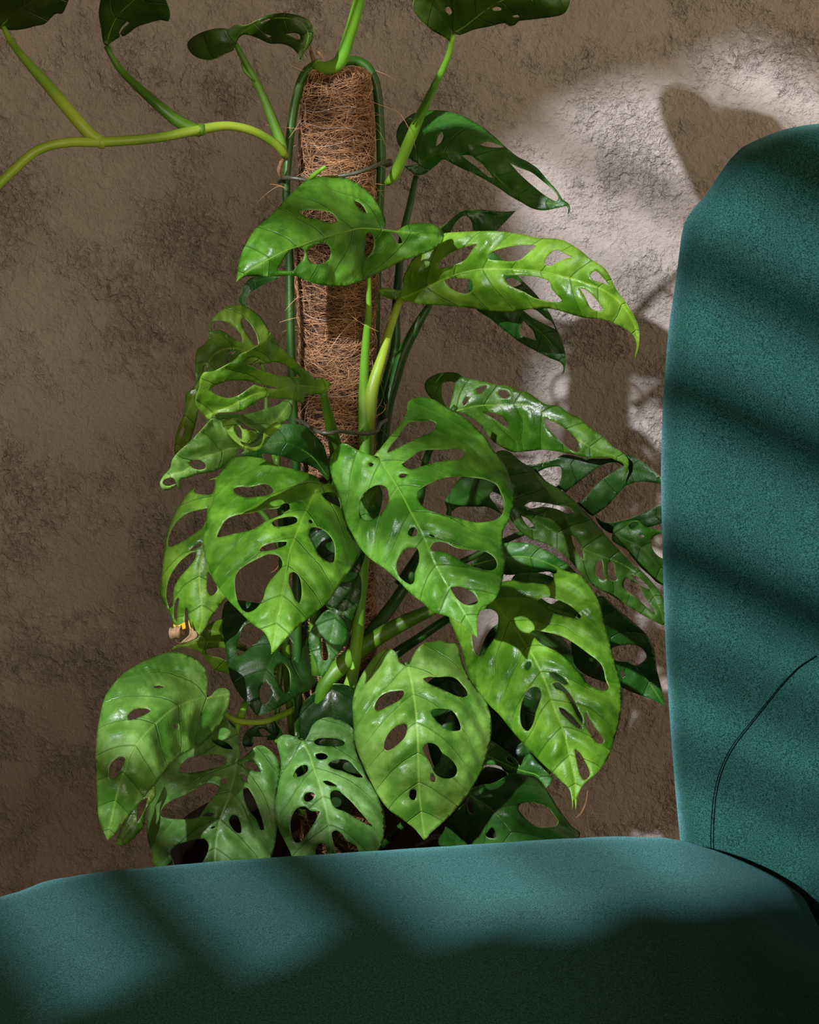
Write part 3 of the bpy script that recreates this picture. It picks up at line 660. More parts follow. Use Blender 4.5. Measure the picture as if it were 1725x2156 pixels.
leaf('C6', 'leaf', '1580,890 1610,840 1618,805 1590,785 1530,755 1480,765 1430,710 1380,680 1320,620 1260,570 1170,480 1110,400 1078,340 1040,400 960,460 860,520 800,545 740,600 640,660 560,695 470,710 440,760 425,850 400,930 405,1010 440,1060 480,1100 520,1140 560,1105 600,1075 690,1070 790,1060 880,1020 960,970 1030,935 1150,945 1260,945 1370,985 1385,960 1385,915 1480,908',
     '1580,850 1450,840 1300,830 1150,870 950,900 800,970 700,1020 600,1060', [1.05, 1.0, .965, .965], side=(.014, -.02), seed=11, tint=(1.25, 1.1, 1), relief=1.8, droop=1.2,
     holes=['825,620 870,580 940,570 1000,600 1060,628 1100,612 1180,625 1240,660 1290,700 1340,750 1270,748 1150,735 1000,690 900,650', '520,862 580,820 680,785 780,778 880,785 980,810 1100,835 1150,857 1060,857 960,830 930,820 860,870 780,920 700,940 620,925 550,890'])
leaf('C6', 'leaf_pale', '590,1085 520,1150 440,1240 350,1330 250,1420 185,1500 165,1580 110,1640 75,1700 78,1740 110,1775 170,1765 218,1720 170,1738 125,1738 97,1710 115,1680 190,1665 215,1700 235,1750 270,1775 260,1720 257,1675 330,1660 420,1630 540,1610 640,1570 720,1490 800,1450 870,1440 1000,1380 1100,1265 1180,1180 1258,1110 1285,960 1200,960 1150,1000 1030,1040 900,1080 760,1085',
     '1250,980 1180,1080 1080,1200 980,1330 850,1385 700,1400 600,1440 450,1480 300,1600 170,1640 90,1700', [1.07, 1.01, .985, .975, .98], side=(.03, -.012), seed=12, tint=(.8, .9, .8), relief=1.6, rib=False,
     holes=['330,1530 380,1503 440,1505 485,1540 485,1580 430,1595 370,1575', '760,1180 830,1170 925,1220 960,1250 900,1330 800,1330 780,1260', '765,1420 800,1405 845,1415 800,1450 770,1445'])
leaf('C6', 'leaf', '640,1180 690,1130 790,1115 805,1135 760,1150 800,1180 820,1220 940,1230 960,1290 880,1350 800,1330 820,1360 900,1385 980,1370 1010,1300 1020,1240 1060,1200 1130,1160 1180,1190 1100,1275 1040,1300 1000,1380 930,1425 850,1400 760,1340 690,1260',
     '660,1190 720,1290 820,1370 930,1400 1000,1320 1080,1230 1150,1180', [.985, .975, .985, 1.02], side=(.02, .02), seed=13, tint=(1.3, 1.15, 1), relief=1.8, rib=False,
     holes=['745,1185 790,1195 815,1240 815,1315 780,1290 745,1230'])
leaf('C6', 'leaf_deep', '1620,1710 1615,1600 1590,1470 1550,1360 1480,1280 1380,1190 1180,1180 1080,1230 1010,1350 860,1420 800,1465 900,1470 1000,1480 1005,1445 1100,1455 1220,1480 1320,1520 1420,1545 1500,1590 1560,1650', '1615,1690 1500,1520 1400,1430 1200,1345 1000,1375 820,1455', [1.10, 1.08, 1.06, 1.07], side=(.01, .02), seed=14, tint=1.0)
leaf('D2', 'leaf', '600,110 520,180 430,220 350,270 280,310 240,370 190,440 150,520 120,600 105,700 85,850 75,950 65,1070 90,1150 130,1220 165,1300 190,1335 240,1350 250,1290 248,1200 268,1180 285,1290 340,1380 352,1405 400,1340 450,1260 520,1160 560,1110 620,1000 560,800 470,600 470,450 500,320 600,200',
     '600,330 480,560 420,700 370,850 360,1000 375,1150 380,1260 352,1395', [1.13, 1.11, 1.10, 1.10], side=(.012, .03), seed=15, tint=(1.0, .9, .8),
     holes=['120,715 130,640 170,560 250,480 330,450 420,430 395,560 300,640 220,690 150,722', '285,752 330,710 384,690 370,712 320,742', '160,1170 130,1190 108,1100 125,980 200,850 290,772 335,765 330,810 280,880 210,960 170,1040', '430,910 480,990 495,1050 450,1095 420,1060 418,960', '318,290 400,230 480,210 460,320 360,325 320,312', '172,1150 195,1105 208,1115 192,1200 188,1290 165,1260'])
leaf('D2', 'leaf', '1290,255 1250,200 1130,150 1000,120 900,90 830,50 720,40 620,50 560,110 500,200 480,300 455,400 425,480 410,560 390,640 385,700 400,780 430,870 460,960 510,1040 580,1130 640,1190 700,1250 780,1320 850,1370 880,1420 900,1480 905,1535 940,1500 990,1440 1060,1370 1150,1290 1250,1210 1330,1140 1400,1040 1460,950 1520,870 1585,750 1560,690 1500,620 1470,530 1440,430 1410,330 1385,260 1340,240',
     '1285,258 1245,300 1210,360 1150,490 1100,610 1050,740 1025,870 1010,960 980,1130 950,1290 905,1530', [1.08, 1.035, 1.005, .985, .98], side=(.012, .019), fold=.006, seed=16, tint=(1.05, 1.1, 1.0),
     holes=['615,290 650,270 750,268 870,250 920,300 890,330 800,345 700,348 640,325', '490,650 510,600 560,520 650,480 760,465 860,440 960,430 985,402 1020,393 1045,410 1040,440 1000,465 980,485 900,510 820,560 740,600 620,625 530,650', '905,545 930,520 1000,500 1070,495 1100,510 1095,540 1040,562 970,572 920,565',
            '810,755 830,725 900,695 970,685 1022,683 1015,710 960,735 880,755', '630,960 660,900 730,850 830,800 880,780 950,788 980,820 985,870 940,930 890,990 860,1050 840,1120 790,1190 730,1220 690,1205 650,1140 630,1050', '1040,930 1070,912 1110,940 1130,1000 1132,1100 1115,1152 1090,1130 1060,1060 1038,1000',
            '1195,600 1220,575 1280,585 1340,630 1380,700 1385,800 1370,843 1320,830 1260,780 1225,700 1200,650', '1185,518 1205,515 1220,538 1205,547 1190,540', '1283,320 1330,310 1395,318 1425,390 1430,425 1380,405 1310,360', '1090,373 1137,378 1125,388 1105,386'])
leaf('D1', 'leaf', '490,655 545,610 640,555 560,500 600,430 650,360 680,300 690,230 740,200 800,195 880,215 960,265 1050,310 1130,370 1200,440 1260,500 1300,570 1350,630 1390,690 1420,760 1440,830 1458,900 1458,960 1435,1040 1420,1090 1385,1150 1372,1220 1380,1300 1393,1370 1385,1450 1370,1540 1340,1630 1290,1690 1230,1720 1200,1770 1190,1840 1195,1945 1140,1900 1060,1830 960,1780 860,1750 800,1690 720,1630 620,1530 520,1440 430,1380 350,1300 290,1200 240,1100 215,1000 180,890 140,790 118,700 120,640 155,580 190,540 225,530 280,555 350,590 430,620 455,632'.replace('545,610 640,555 560,500', '475,630 440,618 480,575 540,500'),
     '492,655 560,760 640,890 720,1050 800,1200 870,1370 960,1540 1060,1700 1140,1830 1195,1942', [1.05, 1.01, .99, .975, .965], side=(.016, .010), fold=.006, seed=17, tint=(.9, 1.05, 1.1),
     holes=['535,600 560,550 610,490 650,425 700,378 780,368 860,368 890,385 885,420 840,460 780,480 700,520 640,550 580,582', '640,680 700,640 770,590 860,575 960,575 1060,572 1100,590 1095,620 1060,645 980,655 880,670 780,700 710,718 660,700', '620,760 650,750 690,755 670,775 640,783 622,775',
            '760,880 800,845 880,805 960,778 1060,770 1160,778 1250,790 1330,830 1365,890 1385,960 1380,1030 1340,1075 1260,1100 1180,1105 1080,1080 980,1055 880,1030 800,995 765,940', '390,675 420,668 440,682 425,700 400,692', '335,1060 335,960 370,890 440,840 490,832 530,850 548,900 545,960 510,1020 450,1075 380,1090',
            '685,1190 695,1155 730,1137 755,1160 752,1195 730,1207 700,1203', '605,1430 615,1370 650,1315 700,1290 750,1290 768,1330 765,1400 740,1470 735,1530 710,1555 660,1530 620,1490', '840,1190 870,1194 887,1210 860,1210', '850,1290 880,1250 950,1250 1020,1280 1100,1300 1200,1305 1280,1330 1330,1380 1330,1430 1290,1452 1200,1440 1120,1410 1050,1370 980,1330 930,1315 870,1310',
            '995,1575 1040,1568 1100,1580 1160,1615 1195,1660 1190,1690 1130,1705 1080,1690 1030,1640'])
leaf('D3', 'leaf', '100,320 60,290 0,230 -20,170 0,130 60,95 130,80 210,85 260,115 330,130 420,150 500,170 560,170 620,205 700,220 760,260 830,305 920,315 980,360 1060,400 1110,440 1170,490 1240,540 1300,600 1350,630 1400,680 1408,720 1395,780 1360,838 1378,770 1370,720 1320,695 1270,675 1150,678 1080,665 960,640 800,620 700,630 600,635 520,600 440,540 380,450 280,380 200,350',
     '200,350 340,315 500,310 700,310 800,360 900,430 1000,510 1100,580 1200,630 1300,660 1395,715', [1.20, 1.20, 1.19, 1.18, 1.18], side=(.02, .012), seed=18, tint=(.6, .62, .6),  # tint lowered to paint in the shade on this leaf
     holes=['110,160 150,143 190,150 188,200 170,270 155,330 120,300 100,230', '335,195 380,178 420,170 400,205 360,230', '500,240 500,208 540,205 580,235 545,265', '385,363 450,360 520,385 560,430 562,475 500,430 430,385', '815,395 870,420 930,450 1000,500 1050,560 1060,630 1040,640 960,590 890,520 830,450', '245,290 270,250 288,250 280,290 255,315'])
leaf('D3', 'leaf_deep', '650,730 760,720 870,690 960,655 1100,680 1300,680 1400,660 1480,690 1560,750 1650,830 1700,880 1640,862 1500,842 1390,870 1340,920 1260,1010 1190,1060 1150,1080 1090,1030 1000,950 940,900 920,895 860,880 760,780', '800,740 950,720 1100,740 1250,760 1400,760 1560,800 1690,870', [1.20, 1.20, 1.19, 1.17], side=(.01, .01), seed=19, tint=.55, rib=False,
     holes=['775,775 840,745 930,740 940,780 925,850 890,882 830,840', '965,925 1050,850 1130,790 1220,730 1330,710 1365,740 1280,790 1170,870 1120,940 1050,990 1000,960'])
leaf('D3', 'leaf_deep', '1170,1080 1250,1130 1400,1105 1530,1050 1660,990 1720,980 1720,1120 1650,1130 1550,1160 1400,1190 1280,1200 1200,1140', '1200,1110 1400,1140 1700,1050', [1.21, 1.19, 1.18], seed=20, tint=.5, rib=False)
leaf('D3', 'leaf_olive', '480,640 560,630 650,700 740,760 830,840 930,900 1030,980 1130,1080 1230,1200 1320,1300 1420,1400 1520,1490 1600,1580 1650,1660 1668,1790 1660,1854 1549,1799 1426,1725 1290,1639 1149,1559 1060,1470 1000,1390 900,1310 820,1275 720,1240 650,1190 590,1120 560,1050 520,950 480,800',
     '560,990 680,1075 800,1140 940,1220 1069,1301 1200,1360 1320,1400 1438,1465 1540,1570 1600,1670 1662,1840', [1.12, 1.12, 1.12, 1.125, 1.125], side=(.022, .006), fold=.008, seed=21, tint=(.75, .95, 1.5), relief=1.3,
     holes=['680,1010 720,985 800,990 900,1005 1000,1030 1015,1060 980,1070 900,1035 800,1020 720,1030', '1173,1436 1192,1393 1216,1387 1229,1430 1232,1479 1247,1528 1210,1522 1173,1485', '1262,1418 1284,1399 1303,1418 1315,1491 1324,1528 1278,1534 1260,1491',
            '1370,1547 1389,1516 1426,1528 1481,1565 1506,1621 1549,1688 1600,1770 1586,1764 1524,1713 1456,1651 1401,1614 1376,1584', '1001,1215 1032,1227 1069,1282 1090,1344 1093,1393 1050,1344 1020,1282', '655,1080 700,1100 765,1175 740,1178 690,1140', '1420,1490 1460,1500 1530,1560 1560,1600 1500,1575 1450,1530'])
leaf('E5', 'leaf', '480,960 500,870 560,820 650,790 740,780 790,800 860,860 960,880 1060,910 1150,880 1150,1560 1080,1530 980,1480 900,1400 800,1310 700,1190 640,1110 560,1070 480,1010', '500,940 640,1010 780,1080 900,1180 1000,1300 1120,1450', [1.17, 1.16, 1.16], side=(.015, .015), seed=22, tint=(.6, .8, 1.1), relief=1.4,
     holes=['655,850 700,805 780,800 780,830 730,875 680,880', '930,1080 930,1010 960,960 1060,930 1120,930 1120,1200 1060,1220 980,1170', '780,960 830,945 850,965 800,985'])
leaf('D4', 'leaf_deep', '1190,360 1250,400 1340,480 1450,570 1530,650 1580,760 1600,900 1640,1060 1660,1170 1600,1130 1500,1090 1400,1050 1330,1020 1200,980 1080,930 1000,850 980,600 1060,450', '1080,560 1200,640 1320,700 1450,880 1550,1000 1655,1160', [1.12, 1.13, 1.14, 1.14], side=(.01, .01), seed=23, tint=1.25,
     holes=['1270,742 1330,720 1420,715 1490,740 1525,800 1500,840 1440,865 1380,840 1300,830 1260,790', '1335,905 1350,905 1368,945 1350,957 1338,930'])
leaf('D3', 'leaf_deep', '480,1290 560,1270 700,1275 820,1320 920,1380 1000,1440 1070,1510 1130,1570 1100,1620 900,1500 850,1470 760,1480 650,1490 540,1490 420,1465 300,1425 380,1350', '320,1425 500,1380 700,1370 900,1440 1110,1590', [1.13, 1.12, 1.12], side=(.02, .02), seed=24, tint=1.5)
leaf('D4', 'leaf', '395,370 440,330 470,265 540,250 640,258 760,275 830,270 850,235 840,205 870,195 875,145 940,180 1040,210 1100,270 1150,350 1190,440 1215,540 1250,680 1285,820 1325,950 1343,1100 1330,1250 1290,1400 1240,1540 1170,1640 1100,1700 1060,1740 1030,1800 1010,1915 1000,1830 985,1905 970,1780 900,1700 800,1610 700,1510 600,1400 540,1330 460,1230 380,1150 300,1050 240,960 210,860 180,740 140,640 95,540 90,500 200,520 300,440',
     '400,380 490,500 580,615 640,710 700,800 790,990 850,1170 910,1310 950,1450 980,1580 1005,1700 1005,1890', [1.08, 1.04, 1.02, 1.005, .995, .99], side=(.010, .016), fold=.006, seed=25, tint=(1.15, 1.1, .9),
     holes=['680,625 700,612 800,625 920,660 1020,720 1100,780 1180,840 1215,900 1225,960 1250,1020 1240,1045 1190,1045 1110,1010 1040,930 960,840 860,760 760,710', '815,915 850,915 910,945 960,1000 930,1007 870,975 830,945', '840,1000 880,985 940,1040 990,1110 1030,1190 1060,1260 1060,1290 1020,1230 970,1130 920,1060 860,1030',
            '885,1170 920,1180 990,1240 1050,1310 1060,1330 1020,1320 950,1260 900,1210', '640,890 655,840 680,838 687,870 665,900', '605,1230 620,1130 650,1060 690,1025 740,1030 760,1080 740,1150 720,1210 700,1290 660,1343 620,1310', '1080,1240 1085,1200 1130,1290 1190,1370 1215,1420 1175,1435 1125,1380 1085,1310',
            '1000,1470 1040,1500 1080,1570 1105,1620 1110,1665 1070,1700 1040,1660 1015,1560', '300,480 380,455 440,490 447,560 430,650 370,740 320,800 280,780 260,680 265,560', '725,400 780,370 880,390 980,440 1050,510 1030,530 930,510 860,490 770,430'])
leaf('D4', 'leaf', '560,340 700,345 830,420 900,390 1000,450 1080,520 1050,545 920,520 820,470 700,400 600,380', '600,355 800,440 1060,530', [1.12, 1.11, 1.11], seed=26, tint=(1, 1.2, 1.4), holes=['1020,495 1038,488 1054,500 1054,518 1036,526 1020,514'], rib=False)
leaf('D4', 'leaf_deep', '560,215 620,195 740,195 850,230 860,270 760,300 640,290 560,340 500,400 510,330', '520,380 600,250 840,250', [1.13, 1.12, 1.12], seed=27, tint=1.6, rib=False)
leaf('D5', 'leaf_pale', '615,370 580,355 540,330 525,265 480,215 400,212 320,270 240,370 170,490 130,590 105,700 105,820 112,930 120,1060 150,1180 200,1300 270,1450 350,1600 440,1720 560,1810 680,1900 740,1970 785,2015 840,1950 920,1880 1020,1790 1100,1700 1200,1570 1280,1440 1350,1290 1390,1150 1415,1000 1410,860 1370,720 1310,620 1200,480 1130,300 1085,160 1020,155 940,125 860,140 780,155 720,200 680,260 650,330',
     '622,362 642,440 660,520 690,720 710,930 722,1150 725,1400 740,1650 785,2010', [1.08, 1.045, 1.04, 1.04, 1.045, 1.055], side=(.012, .013), fold=.008, seed=28, tint=(.95, 1.0, .8),
     holes=['312,780 320,720 360,660 430,620 520,603 580,602 588,640 550,690 480,730 400,770 350,795', '400,1150 405,1090 440,1010 500,950 560,922 615,920 618,980 590,1050 530,1110 470,1155 420,1167', '765,490 820,472 920,475 1020,470 1090,495 1140,550 1180,600 1190,645 1150,665 1080,650 1000,615 900,570 800,525',
            '848,790 900,772 980,775 1040,790 1090,850 1120,920 1125,970 1070,985 1010,975 940,930 880,870', '765,1140 790,1105 850,1097 910,1130 950,1190 1020,1240 1080,1310 1090,1370 1060,1420 990,1435 930,1420 880,1385 860,1345 840,1300 800,1230 770,1180', '843,1385 862,1380 888,1440 880,1470 850,1465 838,1430', '640,1570 660,1535 700,1540 706,1590 690,1635 655,1630 638,1600'])
leaf('D6', 'leaf_pale', '1000,465 1010,380 1005,280 970,200 920,155 850,120 760,93 690,92 600,115 500,160 400,210 300,280 220,370 160,470 125,600 100,750 85,900 80,1050 95,1200 100,1330 110,1450 140,1550 180,1645 240,1600 300,1520 380,1420 440,1340 500,1270 570,1180 660,1060 760,960 860,900 980,830 1060,750 1130,660 1170,560 1192,460 1185,405 1130,385 1070,410 1040,450',
     '1000,466 930,475 860,495 720,560 600,660 480,780 380,930 300,1130 240,1350 180,1640', [1.06, 1.02, 1.0, .99, .995], side=(.012, .018), fold=-.004, seed=29, tint=(.85, .95, .85),
     holes=['562,375 600,365 650,375 610,390', '345,620 380,580 440,555 510,558 540,575 510,600 430,635 360,650', '740,685 755,678 768,710 755,728 740,710', '190,1100 200,1030 240,980 290,952 325,965 320,1020 280,1080 240,1130 200,1132'])
leaf('D6', 'leaf', '250,1640 330,1500 420,1350 560,1180 585,1260 500,1400 480,1520 400,1620 320,1685 252,1680', '560,1220 430,1450 270,1660', [1.08, 1.07, 1.06], seed=30, tint=(1, .9, .8), holes=['432,1340 500,1300 520,1290 470,1430 425,1500'], rib=False)
leaf('D6', 'leaf_pale', '1240,1000 1272,960 1268,860 1260,760 1200,690 1150,640 1050,750 960,830 860,900 760,960 690,1020 620,1110 570,1200 540,1300 515,1420 510,1530 520,1650 550,1750 570,1840 640,1870 720,1800 760,1960 1000,1990 1300,1960 1500,1850 1560,1700 1580,1550 1580,1400 1580,1250 1600,1120 1605,1020 1570,950 1510,890 1450,860 1390,880 1340,930 1310,955 1260,985',
     '1245,1003 1235,1080 1220,1150 1180,1300 1110,1480 1080,1650 1060,1900', [1.10, 1.075, 1.07, 1.06], side=(.006, .014), fold=.008, seed=31, tint=(.72, .85, .95),
     holes=['1035,815 1090,808 1170,840 1220,890 1170,890 1090,860', '770,1070 790,1020 850,965 950,945 1060,935 1130,950 1160,990 1130,1030 1050,1050 950,1075 850,1090', '1105,1160 1140,1130 1180,1135 1170,1180 1130,1180', '620,1440 640,1370 720,1310 820,1270 900,1230 960,1190 1040,1178 1105,1200 1080,1260 1020,1330 970,1400 940,1450 860,1468 760,1470 680,1462',
            '960,1440 1010,1415 1062,1425 1030,1450', '700,1740 740,1690 800,1665 900,1640 980,1630 1015,1670 1010,1740 980,1800 940,1860 760,1880 720,1800', '1315,1005 1350,993 1410,1010 1450,1080 1380,1070 1330,1045', '1270,1100 1300,1095 1335,1140 1350,1178 1310,1155',
            '1305,1210 1340,1210 1390,1290 1430,1390 1460,1480 1475,1555 1450,1560 1410,1470 1350,1400 1310,1300', '1185,1480 1210,1435 1250,1440 1280,1500 1285,1580 1250,1580 1210,1540', '1030,1545 1060,1525 1075,1535 1050,1550'])
leaf('D7', 'leaf_pale', '800,655 760,630 700,605 640,605 600,635 592,690 610,760 625,860 610,980 590,1100 575,1200 580,1320 610,1430 660,1530 700,1610 760,1760 900,1850 1300,1800 1450,1640 1500,1540 1520,1420 1515,1280 1480,1180 1420,1060 1360,960 1320,860 1280,770 1260,660 1250,560 1200,510 1100,465 1020,452 940,480 890,530 860,600 830,650',
     '805,662 840,720 880,800 930,950 980,1120 1020,1300 1050,1450 1060,1750', [1.10, 1.075, 1.06, 1.055], side=(.012, .010), fold=.008, seed=32, tint=(.7, .85, .95),
     holes=['908,665 940,638 1010,630 1090,635 1150,650 1178,675 1150,700 1080,705 1000,702 930,690', '920,780 950,763 1000,765 1032,790 1010,815 960,820 928,805', '1032,860 1070,830 1150,815 1210,830 1250,870 1300,930 1335,970 1300,975 1230,950 1150,915 1070,895', '985,1005 1020,1000 1070,1020 1112,1050 1060,1048 1010,1030',
            '1050,1110 1080,1085 1120,1085 1160,1120 1230,1180 1300,1260 1370,1340 1420,1400 1350,1370 1260,1320 1180,1270 1100,1240 1060,1190', '725,965 750,910 800,870 850,868 858,910 820,950 770,970', '820,1150 840,1110 900,1103 915,1130 890,1170 840,1182', '710,1330 760,1240 830,1225 880,1260 960,1265 930,1330 880,1420 820,1500 770,1540 730,1510 705,1420',
            '1065,1450 1100,1430 1150,1460 1190,1520 1270,1560 1300,1620 1120,1640 1080,1550', '920,1640 940,1560 975,1540 1005,1545 1010,1640'])
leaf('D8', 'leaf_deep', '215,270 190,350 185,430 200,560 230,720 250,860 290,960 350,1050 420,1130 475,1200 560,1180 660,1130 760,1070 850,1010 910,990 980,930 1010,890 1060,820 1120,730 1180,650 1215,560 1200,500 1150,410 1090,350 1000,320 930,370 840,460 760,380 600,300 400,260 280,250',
     '760,380 700,540 620,690 560,820 520,960 478,1190', [1.13, 1.12, 1.10, 1.09], side=(.012, .015), seed=33, tint=.6,  # low tint stands in for the shadow of the leaves in front
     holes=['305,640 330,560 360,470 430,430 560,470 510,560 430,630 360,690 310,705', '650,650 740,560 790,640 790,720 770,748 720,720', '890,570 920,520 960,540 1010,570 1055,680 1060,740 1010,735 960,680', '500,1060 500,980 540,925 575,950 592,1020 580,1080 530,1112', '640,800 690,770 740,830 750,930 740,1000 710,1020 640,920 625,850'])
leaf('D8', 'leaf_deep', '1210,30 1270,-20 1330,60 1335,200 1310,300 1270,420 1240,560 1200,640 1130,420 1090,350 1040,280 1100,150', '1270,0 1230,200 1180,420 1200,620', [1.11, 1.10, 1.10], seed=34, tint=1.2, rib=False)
leaf('D2', 'leaf_olive', '145,1505 180,1470 260,1450 340,1420 390,1360 430,1310 530,1265 600,1250 570,1320 620,1400 720,1480 620,1500 500,1485 410,1500 420,1540 500,1560 580,1600 640,1760 580,1690 480,1650 420,1580 360,1520 320,1500 240,1480 180,1495', '640,1450 500,1440 400,1440 260,1465 160,1500', [1.14, 1.13, 1.12], seed=35, tint=(1.6, 1.4, 1), rib=False)
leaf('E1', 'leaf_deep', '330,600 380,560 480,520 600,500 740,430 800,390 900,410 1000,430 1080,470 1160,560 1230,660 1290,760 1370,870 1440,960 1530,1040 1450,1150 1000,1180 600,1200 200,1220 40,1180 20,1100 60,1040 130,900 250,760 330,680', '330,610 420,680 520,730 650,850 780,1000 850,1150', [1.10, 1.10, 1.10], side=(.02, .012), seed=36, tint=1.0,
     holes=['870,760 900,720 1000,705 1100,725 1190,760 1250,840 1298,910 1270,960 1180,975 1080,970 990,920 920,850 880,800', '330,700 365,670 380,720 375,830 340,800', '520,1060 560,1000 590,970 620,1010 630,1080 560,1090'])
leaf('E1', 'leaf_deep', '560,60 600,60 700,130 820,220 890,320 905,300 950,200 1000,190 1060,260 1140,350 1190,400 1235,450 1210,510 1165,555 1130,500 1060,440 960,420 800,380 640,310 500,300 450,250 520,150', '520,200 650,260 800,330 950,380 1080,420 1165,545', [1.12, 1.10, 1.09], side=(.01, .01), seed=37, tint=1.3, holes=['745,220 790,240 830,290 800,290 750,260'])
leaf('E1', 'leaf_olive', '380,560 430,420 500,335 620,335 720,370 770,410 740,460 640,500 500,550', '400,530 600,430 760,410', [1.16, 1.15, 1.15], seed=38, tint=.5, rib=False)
leaf('D5', 'leaf_pale', '840,1365 900,1300 960,1205 1040,1225 1110,1290 1130,1400 1080,1440 990,1450 900,1400', '850,1370 960,1400 1100,1430', [1.09, 1.08, 1.08], seed=39, tint=(.5, .8, 1.2), rib=False)
leaf('E7', 'leaf_deep', '500,280 560,180 660,40 740,10 850,20 1000,40 1130,120 1130,230 1010,180 980,230 1060,340 1130,430 1080,400 960,345 880,340 800,340 640,345 560,400 520,350', '540,340 700,260 860,180 1100,170', [1.16, 1.15, 1.15], seed=40, tint=1.2, rib=False)
leaf('C4', 'leaf_deep', '440,800 330,798 240,810 190,860 155,940 150,980 180,1020 207,1030 195,980 225,930 320,865 460,805', '430,800 260,840 180,930 190,1020', [1.18, 1.19, 1.19], seed=41, tint=.8, rib=False)
leaf('D1', 'leaf', '375,1100 335,1030 340,960 390,880 470,830 500,900 480,1030 440,1100', '470,850 400,960 380,1080', [1.09, 1.08, 1.08], seed=42, tint=(.8, 1, 1.1), rib=False)
leaf('D7', 'leaf_deep', '590,640 500,650 510,620 420,620 380,620 380,700 300,700 290,640 340,560 440,510 560,480 640,600', '600,630 450,600 310,660', [1.12, 1.12, 1.12], seed=43, tint=.6, rib=False, holes=['430,560 470,550 540,600 470,610'])
leaf('D7', 'leaf_deep', '750,640 760,500 820,400 880,370 950,390 940,470 880,560 800,640', '880,390 820,500 770,620', [1.13, 1.12, 1.11], seed=44, tint=.9, rib=False)
leaf('D7', 'leaf_deep', '0,620 60,560 150,480 250,560 260,680 265,790 150,760 60,700', '260,700 150,620 20,620', [1.12, 1.11, 1.11], seed=45, tint=.8, rib=False)
leaf('D8', 'leaf_deep', '900,560 960,430 1060,330 1150,380 1225,470 1215,570 1180,650 1110,740 1060,830 1010,900 990,850 960,760 920,660', '1120,400 1090,560 1050,700 1010,880', [1.085, 1.08, 1.075], side=(.01, .01), seed=50, tint=1.3, holes=['1000,560 1030,575 1055,650 1062,735 1020,745 1000,660'])
leaf('PX', 'leaf_deep', '640,1480 700,1440 760,1460 780,1540 770,1640 730,1720 690,1690 650,1620 630,1540', '700,1450 705,1560 725,1710', [1.105, 1.10, 1.10], side=(.01, .01), seed=51, tint=.45, rib=False)  # this and the next leaf are added to darken the lower pole
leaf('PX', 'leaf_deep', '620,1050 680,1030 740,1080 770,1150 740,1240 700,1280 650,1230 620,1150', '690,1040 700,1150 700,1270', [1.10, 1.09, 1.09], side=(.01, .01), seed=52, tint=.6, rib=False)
leaf('PX', 'leaf_deep', '1030,1330 1100,1300 1180,1340 1230,1420 1225,1520 1180,1600 1120,1660 1060,1620 1030,1560 1000,1450', '1080,1310 1100,1480 1120,1650', [1.25, 1.25, 1.25], side=(.01, .01), seed=53, tint=.8, rib=False)  # hidden leaf added to keep sun off the wall; the next one too
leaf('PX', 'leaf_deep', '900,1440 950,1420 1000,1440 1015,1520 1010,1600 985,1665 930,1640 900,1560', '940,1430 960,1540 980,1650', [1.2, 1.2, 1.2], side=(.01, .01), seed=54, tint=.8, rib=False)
# out of frame: the top stem's leaf, the shoot's leaf, two added to cast shade
leaf('PX', 'leaf', '925,-690 900,-718 850,-735 800,-715 778,-670 785,-610 805,-550 830,-490 862,-420 900,-360 950,-300 1010,-250 1060,-300 1120,-370 1170,-440 1190,-520 1160,-585 1100,-630 1030,-668 975,-690 945,-700', '930,-690 940,-600 965,-500 985,-400 1010,-255', [1.09, 1.08, 1.07], side=(.01, .01), seed=46, rib=False)
leaf('PX', 'leaf', '-10,395 -60,350 -160,340 -280,380 -360,480 -380,600 -300,560 -180,540 -60,500 -20,440', '-10,395 -150,430 -260,480 -375,590', [1.05, 1.03, 1.02], seed=47, rib=False)

leaf('PX', 'leaf', '660,-120 625,-45 560,-22 480,-25 400,-70 350,-140 380,-200 402,-239 363,-258 300,-262 234,-275 195,-292 178,-330 180,-370 192,-402 219,-421 290,-432 361,-415 430,-372 486,-321 551,-278 607,-226 640,-190', '230,-350 350,-340 480,-270 560,-210 640,-155', [.90, .90, .905, .91], side=(.005, .005), seed=48, rib=False)  # unseen leaf added and shaped to shade the upper right leaf
leaf('PX', 'leaf', '-85,-335 -50,-362 10,-370 60,-375 113,-392 209,-398 238,-358 228,-318 203,-275 170,-300 64,-318 20,-300 -30,-280 -70,-305', '235,-345 100,-350 -80,-330', [.93, .93, .935], side=(.005, .005), seed=49, rib=False)  # unseen leaf added and shaped to shade the leaf left of the pole top
# ------------------------------------------------------------------ stems
def stem(name, pts, mat, **k): return px_tube(name, pts, M[mat], plant, **k)
def node_ring(x, y, Y, w, ang, mat='stem'):
    c = P(x, y, Y); r = w / 2 * depth_of(x, y, Y) / F
    d = Vector((math.cos(ang), 0, -math.sin(ang)))
    pts = [c + d * (t * .0022) for t in (-1, -.5, 0, .5, 1)]
    o = obj('stem_node', tube_mesh('stem_node', pts, [r * s for s in (.92, 1.06, 1.12, 1.06, .92)], 12), M[mat]); setpar(o, plant)
stem('main_vine', [(640, 1700, 1.13, 20), (628, 1500, 1.125, 20), (625, 1100, 1.125, 19), (622, 930, 1.125, 19), (618, 860, 1.125, 18), (612, 700, 1.125, 18), (610, 550, 1.13, 17), (603, 400, 1.13, 17), (613, 270, 1.135, 18), (628, 190, 1.14, 19), (646, 150, 1.14, 20), (672, 136, 1.14, 24)], 'stem_deep')
